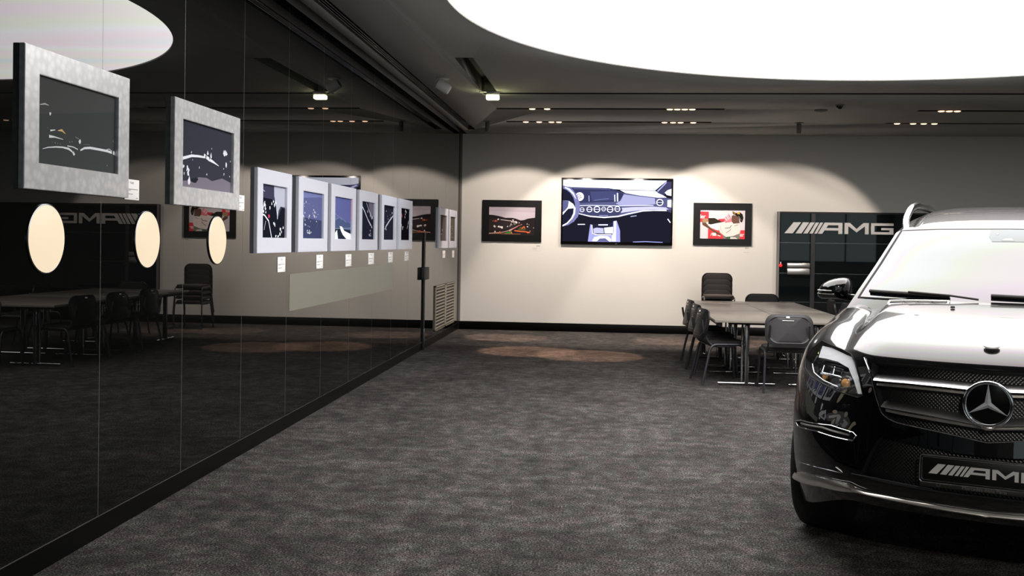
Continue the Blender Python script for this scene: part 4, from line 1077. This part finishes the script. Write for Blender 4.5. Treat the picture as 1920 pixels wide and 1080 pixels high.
# thin chrome surround of the grille
def line_on(P, r, m, name, parent=None, symm=False, off=.002):
    hs = [front_hit(*p) for p in P]; hs = [h+fnormal(h)*off for h in hs]
    if symm:
        hs[-1] = Vector((0, hs[-1].y, hs[-1].z)); hs = hs+[Vector((-h.x, h.y, h.z)) for h in hs[:-1][::-1]]
    return MB().tube(fillet(hs, .03, 3), r, m, 8).build(name, parent=parent or car)
line_on([(1622, 672), (1633, 700), (1643, 745), (1655, 778), (1680, 792), (1730, 803), (1790, 816), (1846, 829), (1853, 830)], .0030, M['chrome'], 'grille_surround', symm=True, off=.006)
line_on([(1622, 670), (1660, 676), (1740, 683), (1853, 694)], .0022, M['seal'], 'hood_gap', symm=True, off=.0)
# star
sc_ = front_hit(1853, 757); SYy = -.055; SZ = .876
q = MB(); RR = .094
ringp = [(RR*cos(2*pi*k/64), SYy, SZ+RR*sin(2*pi*k/64)) for k in range(64)]
q.tube(ringp, .0085, M['chrome'], 12, closed=True); star = q.build('star_ring', parent=car)
q = MB()
ctr = Vector((0, SYy-.016, SZ)); bk = Vector((0, SYy+.008, SZ))
for k in range(3):
    a = radians(90+120*k); tip = Vector((RR*.97*cos(a), SYy-.002, SZ+RR*.97*sin(a)))
    for sg in (-1, 1):
        b = a+sg*radians(60); bp_ = Vector((.0155*cos(b), SYy-.004, SZ+.0155*sin(b)))
        v4 = [q.v(x) for x in (ctr, tip, bp_, bk)]
        q.face([v4[0], v4[1], v4[2]]); q.face([v4[1], v4[2], v4[3]]); q.face([v4[0], v4[2], v4[3]])
q.build('star_points', M['starmetal'], star)
MB().lathe([(RR+.004, .012), (RR+.004, .0), (RR*.6, -.004), (.002, -.005)], M['blackgloss'], 48, (0, SYy+.004, SZ), axis='Y').build('star_disc', parent=star)
q = MB().lathe([(.026, .02), (.026, -.004), (.018, -.010), (.002, -.012)], M['satin'], 24, (0, 0, 0), axis='Y'); q.xf(Matrix.Translation((0, -.05, .772)) @ Matrix.Diagonal((1, 1, .5, 1))); q.build('camera_cap', parent=car)
# plate
t_ = bpy.data.objects.new('number_plate', None)
PY = -.088
q = MB(); q.box((-.262, PY, .520), (.262, PY+.014, .632), M['blackgloss2'], .004); plate = q.build('plate_panel', parent=car)
q = MB(); k = rrect(-.268, .516, .268, .637, .012, 4); q.tube([(x, PY-.001, z) for x, z in k], .0035, M['chrome'], 8, closed=True); q.build('plate_frame', parent=plate)
q = MB(); k = rrect(-.259, .525, .259, .628, .010, 4); q.tube([(x, PY-.001, z) for x, z in k], .0012, M['chrome'], 6, closed=True); q.build('inner_line', parent=plate)
q = MB(); amg(q, -.232, .556, .0466, .0445, PY-.003, .0035, M['silverpaint']); q.build('plate_lettering', parent=plate)
def text(s, size, loc, m, name, parent, ext=.0006):
    c = bpy.data.curves.new(name, 'FONT'); c.body = s; c.size = size; c.extrude = ext; c.align_x = 'LEFT'; c.fill_mode = 'BOTH'
    o_ = bpy.data.objects.new(name, c); COL.objects.link(o_); bpy.context.view_layer.update()
    me = bpy.data.meshes.new_from_object(o_.evaluated_get(bpy.context.evaluated_depsgraph_get())); bpy.data.objects.remove(o_)
    me.materials.clear(); me.materials.append(m); me.transform(Matrix.Rotation(radians(90), 4, 'X'))
    o2 = bpy.data.objects.new(name, me); COL.objects.link(o2); o2.location = loc; o2.parent = parent; return o2
MB().box((-.268, PY+.002, .494), (.268, PY+.012, .518), M['black'], .002).build('plate_holder', parent=plate)
text('Mercedes-Benz Paris', .021, (-.095, PY+.001, .499), mat('dim_grey_print', (88, 88, 86), .5), 'dealer_text', plate)
MB().tube([(-.19+.007*cos(2*pi*k/20), PY+.001, .506+.007*sin(2*pi*k/20)) for k in range(20)], .0008, M['ink'], 5, closed=True).build('small_star', parent=plate)
# lower intake
surf_solid([(x*.99, z) for x, z in LIs], -.045, -.036, M['gmesh'], 'lower_grille', car)
line_on([(1598, 888), (1640, 896), (1700, 908), (1750, 917)], .0025, M['darkchrome'], 'intake_trim', off=.004)
# skid plate
bar([(1493, 886), (1504, 885), (1545, 894), (1592, 905), (1606, 913), (1625, 920), (1700, 934), (1780, 948), (1846, 958), (1853, 959)],
      [(1495, 897), (1504, 902), (1545, 912), (1588, 921), (1606, 922), (1625, 926), (1700, 942), (1780, 957), (1846, 967), (1853, 969)], [(0, -.02), (0, .010), (.4, .020), (.8, .026), (1, .024), (1, -.02)], M['satin'], 'skid_plate', 60)
line_on([(1497, 886), (1545, 894), (1592, 905), (1606, 913), (1625, 920), (1700, 934), (1780, 948), (1846, 958), (1853, 959)], .003, M['chrome'], 'skid_edge', symm=True, off=.016)
line_on([(1500, 865), (1510, 869), (1530, 875), (1572, 885)], .0028, M['chrome'], 'bumper_trim', off=.004)
line_on([(1568, 876), (1583, 887), (1572, 885)], .0022, M['chrome'], 'bumper_trim_tip', off=.004)
# daytime lights
for fl, Pn in ((False, DR), (True, flip(DR))):
    d_ = surf_solid(Pn, -.018, -.012, M['lampblack'], 'daytime_light', car, step=.02)
    cx_ = sum(x for x, z in Pn)/len(Pn)
def line_xz(P_, r, m, name, parent, off, closed=False):
    hs = []
    for x, z in P_:
        b = Vector((x, Fxz(x, z), z)); hs.append(b+fnormal(b)*off)
    return MB().tube(hs, r, m, 8, closed=closed).build(name, parent=parent)
for fl in (False, True):
    P_ = flip(DR) if fl else DR
    line_xz(densify(P_, .03), .0028, M['chrome'], 'light_bezel', car, .003, True)
    a_ = px([(1500, 793), (1540, 801), (1590, 815)]); a_ = flip(a_) if fl else a_
    line_xz([tuple(p) for p in [Vector(a_[0]).lerp(Vector(a_[1]), k/5) for k in range(5)]+[Vector(a_[1]).lerp(Vector(a_[2]), k/5) for k in range(6)]], .006, M['satin'], 'light_strip', car, -.008)
# headlamps
for fl in (False, True):
    F_ = (lambda P_: flip(P_)) if fl else (lambda P_: P_)
    base = surf_solid(F_(HL), -.044, -.040, M['lampblack'], 'headlamp', car, step=.03)
    def hs(P_, r, m, name, off, closed=False):
        line_xz([tuple(p) for p in (densify(F_(px(P_)), .02) if closed else poly_dense(F_(px(P_)), .02))], r, m, name, base, off, closed)
    def poly_dense(P_, st_):
        out = []
        for a, b in zip(P_, P_[1:]):
            a, b = Vector(a), Vector(b); n = max(1, int((b-a).length/st_)); out += [a.lerp(b, k/n) for k in range(n)]
        return out+[Vector(P_[-1])]
    surf_solid(F_(px([(1540, 646), (1558, 650), (1594, 667), (1601, 682), (1610, 715), (1616, 739), (1606, 738), (1598, 712), (1588, 688), (1568, 676), (1545, 670), (1532, 668)])), -.03, -.010, M['drl'], 'light_guide', base, step=.02)
    hs([(1528, 664), (1519, 680), (1522, 697), (1540, 712), (1566, 724)], .004, M['chrome'], 'lower_bezel', -.015)
    hs([(1541, 681), (1576, 690), (1571, 703), (1536, 695)], .0032, M['chrome'], 'reflector_frame', -.018, True)
    hs([(1560, 684), (1556, 700)], .0025, M['chrome'], 'reflector_rib', -.018)
    hs([(1534, 697), (1548, 701), (1566, 703), (1590, 712)], .003, M['chrome'], 'inner_trim', -.016)
    h_ = F_(px([(1577, 713)]))[0]; b_ = Vector((h_[0], Fxz(*h_), h_[1])); nb = fnormal(b_)
    q = MB().lathe([(.034, .0), (.034, -.02), (.026, -.026)], M['chrome'], 24, axis='Y'); q.xf(Matrix.Translation(b_-nb*.034)); q.build('projector_ring', parent=base)
    q = MB().lathe([(.025, -.018), (.020, -.032), (.010, -.038), (.002, -.04)], M['amber'], 24, axis='Y'); q.xf(Matrix.Translation(b_-nb*.034)); q.build('projector_lens', parent=base)
    h_ = F_(px([(1538, 702)]))[0]; b_ = Vector((h_[0], Fxz(*h_), h_[1])); nb = fnormal(b_)
    q = MB().lathe([(.013, .0), (.011, -.016), (.002, -.02)], M['amber'], 16, axis='Y'); q.xf(Matrix.Translation(b_-nb*.03)); q.build('turn_bulb', parent=base)
    surf_solid(F_(HL), -.001, .004, M['clear'], 'lamp_lens', base, step=.03)
    line_xz(densify(F_(HL), .02), .0028, M['seal'], 'lamp_gap', base, .003, True)
# hood top helpers
def top_hit(u, v):
    r = ray(u, v); n = 500
    def g(t_):
        p = w2l(EYE+r*t_); tt = abs(p.x)/aw(p.z); return p.z-Ztop(tt, p.y-Fs(min(tt, 1), 1.05), p.y), p
    for i in range(n):
        t_ = 4.3+4.0*i/n; a, p = g(t_)
        if a < 0:
            lo, hi = t_-4.0/n, t_
            for _ in range(20):
                md = (lo+hi)/2; a, p = g(md)
                if a < 0: hi = md
                else: lo = md
            return p
    return p
h_ = Vector((0, .17, 0)); h_.z = Ztop(0, h_.y-Fs(0, 1.05), h_.y)
q = MB().lathe([(.034, -.006), (.034, .001), (.028, .0025), (.002, .003)], M['whitecard'], 28); q.xf(Matrix.Translation(h_) @ Matrix.Rotation(radians(15), 4, 'X')); q.build('hood_emblem', parent=car)
def ztop_xy(x, y):
    tt = min(1, abs(x)/aw(1.15)); return Ztop(tt, y-Fs(tt, 1.05), y)
# cowl vents
for s_ in (-1, 1):
    q = MB()
    for i in range(4):
        x0 = s_*(.570-.075*i); x1 = x0-s_*.066; y0 = 1.165
        zz = ztop_xy((x0+x1)/2, y0)
        q.box((min(x0, x1), y0, zz-.004), (max(x0, x1), y0+.05, zz+.0095), M['black'], .002)
    q.build('cowl_vent', parent=car)
    xs_ = [s_*(.578-.31*k/8) for k in range(9)]
    lp = [Vector((x, 1.15, ztop_xy(x, 1.15)+.003)) for x in xs_]+[Vector((x, 1.22, ztop_xy(x, 1.22)+.003)) for x in xs_[::-1]]
    MB().tube(lp, .006, M['white'], 6, closed=True).build('vent_surround', parent=car)
for s_ in (-1, 1):
    q = MB().lathe([(.012, -.002), (.010, .008), (.003, .01)], M['black'], 12); xx = s_*.225; q.xf(Matrix.Translation((xx, .93, ztop_xy(xx, .93)))); q.build('washer_jet', parent=car)

# greenhouse
TG = [(1.15, .86), (1.26, .81), (1.45, .735), (1.62, .675), (1.72, .645), (1.80, .61), (1.9, .58)]
TF = [(1.15, 1.16), (1.26, 1.28), (1.45, 1.60), (1.60, 1.86), (1.67, 2.00), (1.72, 2.12), (1.80, 2.42), (1.86, 2.8)]
TR = [(1.9, 1.655), (2.0, 1.675), (2.15, 1.724), (2.35, 1.780), (2.6, 1.828), (3.0, 1.862), (3.6, 1.858), (4.3, 1.80), (4.8, 1.75), (5.0, 1.70)]
def gh(z): return spl(TG, z)
def Gf(t_, z): return spl(TF, z)+.13*min(abs(t_), 1)**2.2+.05*min(abs(t_), 1)**10
def groof(t_, y): return spl(TR, y)-.030*min(abs(t_), 1)**3-.055*min(abs(t_), 1)**12
def gpt(u, v, w):
    t_ = abs(u); y0 = Gf(t_, 1.67); y = y0+(4.92-y0)*v
    zt = groof(t_, y); z = 1.15+(zt-1.15)*w
    yf = Gf(t_, z)if z < zt+1 else y0
    yb = 5.0-.55*max(0, z-1.2)
    yy = yf+(yb-yf)*v
    return Vector((u*gh(z), yy, z))
gus = [sin(pi/2*(-1+2*i/40)) for i in range(41)]
green = quadbox(gpt, gus, [0, .01, .025, .045, .07, .1, .14, .19, .25, .33, .42, .52, .64, .76, .88, .95, 1], [0, .1, .2, .3, .4, .5, .6, .7, .8, .88, .94, .98, 1], 'cabin', M['paint'], car)
def gsolid(poly, o0, o1, m, name, step=.05, parent=None):
    B = densify([Vector(p) for p in poly], step); pts = list(B); nb = len(B); xs = [p[0] for p in B]; zs = [p[1] for p in B]
    x = min(xs)+step*.5
    while x < max(xs):
        z = min(zs)+step*.5
        while z < max(zs):
            if inside((x, z), B) and min((Vector((x, z))-b).length for b in B) > step*.45: pts.append(Vector((x, z)))
            z += step
        x += step
    vo, eo, fo, *_ = delaunay_2d_cdt([Vector((p[0], p[1])) for p in pts], [(i, (i+1) % nb) for i in range(nb)], [], 1, 1e-6)
    def S(p, off):
        x, z = p[0], p[1]
        def Y(x, z): return Gf(x/gh(z), z)
        e = .004; n = Vector(((Y(x+e, z)-Y(x-e, z))/(2*e), -1, (Y(x, z+e)-Y(x, z-e))/(2*e))).normalized()
        return Vector((x, Y(x, z), z))+n*off
    q = MB(); T = [q.v(S(p, o1)) for p in vo]; U_ = [q.v(S(p, o0)) for p in vo]; cnt = {}
    for f_ in fo:
        q.face([T[i] for i in f_], m, True); q.face([U_[i] for i in f_[::-1]], m, True)
        for i in range(len(f_)): cnt[(f_[i], f_[(i+1) % len(f_)])] = 1
    for (a, b) in cnt:
        if (b, a) not in cnt: q.face([T[a], U_[a], U_[b], T[b]], m)
    return q.build(name, None, parent or car)
def wsx(z): return gh(z)*.955-.012
seal = [(-wsx(1.25)-.019, 1.25), (-wsx(1.45)-.019, 1.45), (-wsx(1.6)-.018, 1.6), (-wsx(1.665)-.016, 1.664), (-.4, 1.672), (0, 1.676)]
sealp = seal+[(-x, z) for x, z in seal[:-1][::-1]]
gsolid(sealp, -.003, .003, M['seal'], 'windscreen_seal')
wsl = [(-wsx(1.25), 1.255), (-wsx(1.45), 1.45), (-wsx(1.6), 1.6), (-wsx(1.656), 1.655), (-.4, 1.664), (0, 1.668)]
ws_ = gsolid(wsl+[(-x, z) for x, z in wsl[:-1][::-1]], -.002, .0055, M['windglass'], 'windscreen')
gsolid([(-.10, 1.665), (-.105, 1.62), (-.085, 1.592), (.085, 1.592), (.105, 1.62), (.10, 1.665)], .004, .0065, M['pod'], 'sensor_cover', .02, ws_)
gsolid([(-.035, 1.597), (-.018, 1.612), (.018, 1.612), (.035, 1.597)], .006, .0075, M['windglass'], 'sensor_window', .02, ws_)
gsolid([(-.068, 1.638), (-.06, 1.645), (-.052, 1.638), (-.06, 1.631)], .006, .0075, M['windglass'], 'sensor_lens', .02, ws_)
# side windows
for s_ in (-1, 1):
    for (y0, y1, z1) in ((2.05, 2.95, 1.66), (3.03, 3.9, 1.68), (3.98, 4.62, 1.66)):
        q = MB(); rows = []
        for k in range(7):
            z = 1.30+(z1-1.30)*k/6; rw = []
            yfr = Gf(1, z)+.09
            ye = y1-(.35*(z-1.3) if y1 > 4.5 else 0)
            for j in range(9):
                y = yfr+(ye-yfr)*j/8 if y0 < 2.5 else y0+(ye-y0)*j/8
                rw.append((s_*(gh(z)+.003), y, z))
            rows.append(rw)
        V_ = [[q.v(p) for p in r_] for r_ in rows]; V2 = [[q.v((p[0]-s_*.006, p[1], p[2])) for p in r_] for r_ in rows]
        for a in range(6):
            for b in range(8):
                q.face([V_[a][b], V_[a][b+1], V_[a+1][b+1], V_[a+1][b]], None, True); q.face([V2[a][b], V2[a+1][b], V2[a+1][b+1], V2[a][b+1]], None, True)
        for a in range(6):
            q.face([V_[a][0], V_[a+1][0], V2[a+1][0], V2[a][0]]); q.face([V_[a][8], V2[a][8], V2[a+1][8], V_[a+1][8]])
        for b in range(8):
            q.face([V_[0][b], V2[0][b], V2[0][b+1], V_[0][b+1]]); q.face([V_[6][b], V_[6][b+1], V2[6][b+1], V2[6][b]])
        q.build('side_window', M['windglass2'], car)
    # roof rail
    P_ = fillet([(s_*.618, 2.215, 1.655), (s_*.622, 2.25, 1.735), (s_*.610, 2.39, 1.812), (s_*.605, 2.7, 1.846), (s_*.60, 3.5, 1.852), (s_*.60, 4.2, 1.815), (s_*.605, 4.5, 1.74)], .12, 6)
    MB().tube(P_, .021, M['rail'], 12, flat=1.3).build('roof_rail', parent=car)
    # wing mirror
    ol = [(-.02, 0), (-.018, .055), (.005, .095), (.06, .125), (.125, .138), (.165, .128), (.176, .07), (.165, .0), (.08, .002)]
    ol = [(p[0]*1.02, p[1]) for p in ol]
    q = MB(); rings = []
    k = [Vector(p) for p in ol]; k2 = []
    for i in range(len(k)):
        a, b, c = k[i-1], k[i], k[(i+1) % len(k)]; k2 += [(a+b*3)/4, (b*3+c)/4] if False else [b*.75+a*.25, b*.75+c*.25]
    cen = Vector((.08, .065))
    for sc2, yy in ((.35, 1.535), (.70, 1.552), (.90, 1.582), (1, 1.63), (.99, 1.70), (.93, 1.72)):
        rings.append([q.v((s_*(1.036-(cen.x+(p.x-cen.x)*sc2)), yy, 1.226+cen.y+(p.y-cen.y)*sc2)) for p in k2])
    for A_, B_ in zip(rings, rings[1:]):
        for i in range(len(k2)): q.face([A_[i], A_[(i+1) % len(k2)], B_[(i+1) % len(k2)], B_[i]], None, True)
    q.face(rings[0]); q.face(rings[-1]); mr = q.build('wing_mirror', M['paint'], car)
    MB().box((min(s_*.83, s_*.90), 1.60, 1.222), (max(s_*.83, s_*.90), 1.68, 1.262), M['paint'], .01).build('mirror_arm', parent=mr)
    for zz, l_ in ((1.282, .085), (1.262, .10)):
        q = MB().tube([(s_*1.050, 1.600, zz), (s_*1.026, 1.556, zz), (s_*(.995), 1.537, zz), (s_*(1.04-l_), 1.530, zz-.001)], .0045, M['satin'], 6); q.build('mirror_indicator', parent=mr)
# wipers
def wpt(x, z, off):
    Y_ = Gf(x/gh(z), z); return Vector((x, Y_-off*.85, z+off*.5))
for xa, xb, hx in ((-.715, -.27, -.12), (-.06, .47, .60)):
    q = MB(); q.tube([wpt(xa+(xb-xa)*k/10, 1.285-.010*k/10, .018) for k in range(11)], .011, M['black'], 8); wp_ = q.build('wiper_blade', parent=car)
    q = MB(); q.tube([wpt((xa+xb)/2, 1.283, .034), wpt(xb, 1.272, .034), wpt(hx, 1.262, .02)], .006, M['black'], 8); q.build('wiper_arm', parent=wp_)
# wheels
for yy, nm in ((.93, 0), (4.02, 1)):
    for s_ in (-1, 1):
        q = MB(); q.lathe([(.25, -.13), (.345, -.135), (.375, -.115), (.385, -.09), (.385, .09), (.375, .115), (.345, .135), (.25, .13)], M['rubber'], 64, (s_*.845, yy, .385), axis='X'); wh = q.build('wheel', parent=car)
        q = MB(); q.lathe([(.255, .08), (.255, .125), (.24, .13), (.235, .06)] if s_ > 0 else [(.235, -.06), (.24, -.13), (.255, -.125), (.255, -.08)], M['rim'], 48, (s_*.845, yy, .385), axis='X'); q.build('rim', parent=wh)
        for k in range(5):
            a = 2*pi*k/5
            q = MB(); q.box((-.02, -.028, .03), (.02, .028, .242), M['rim'], .008); q.xf(Matrix.Translation((s_*.955, yy, .385)) @ Matrix.Rotation(a, 4, 'X')); q.build('spoke', parent=wh)
        MB().lathe([(.06, -.02), (.06, .02)], M['rim'], 24, (s_*.958, yy, .385), axis='X').build('hub', parent=wh)
# tail, doors and rear glass (unseen sides kept simple)
for s_ in (-1, 1):
    q = MB(); q.box((min(s_*.70, s_*.93), YRR-.14, .86), (max(s_*.70, s_*.93), YRR-.04, 1.05), mat('tail_lamp_red', (120, 10, 12), .15), .02); q.build('tail_lamp', parent=car)
    for y_ in (2.95, 3.95):
        MB().box((min(s_*.975, s_*.992), y_-.09, .93), (max(s_*.975, s_*.992), y_+.09, .955), M['chrome'], .006).build('door_handle', parent=car)

# ------------------------------------------------------------------ light, camera, view
w = bpy.data.worlds.new('World'); SC.world = w; w.use_nodes = True
w.node_tree.nodes['Background'].inputs[0].default_value = (.5, .52, .55, 1); w.node_tree.nodes['Background'].inputs[1].default_value = .02
cam = bpy.data.cameras.new('Camera'); co = bpy.data.objects.new('Camera', cam); COL.objects.link(co)
mm = Matrix((( _R3.x, _U3.x, -_F2.x, 0), (_R3.y, _U3.y, -_F2.y, 0), (_R3.z, _U3.z, -_F2.z, HC), (0, 0, 0, 1)))
co.matrix_world = mm
cam.sensor_width = 36; cam.sensor_fit = 'HORIZONTAL'; cam.lens = FPX/1920*36; cam.shift_x = -SX/1920; cam.shift_y = SY/1920
cam.clip_end = 100; cam.clip_start = .05
SC.camera = co
SC.view_settings.view_transform = 'Standard'; SC.view_settings.look = 'None'; SC.view_settings.gamma = 1; SC.view_settings.use_curve_mapping = False
SC.view_settings.exposure = 0.0
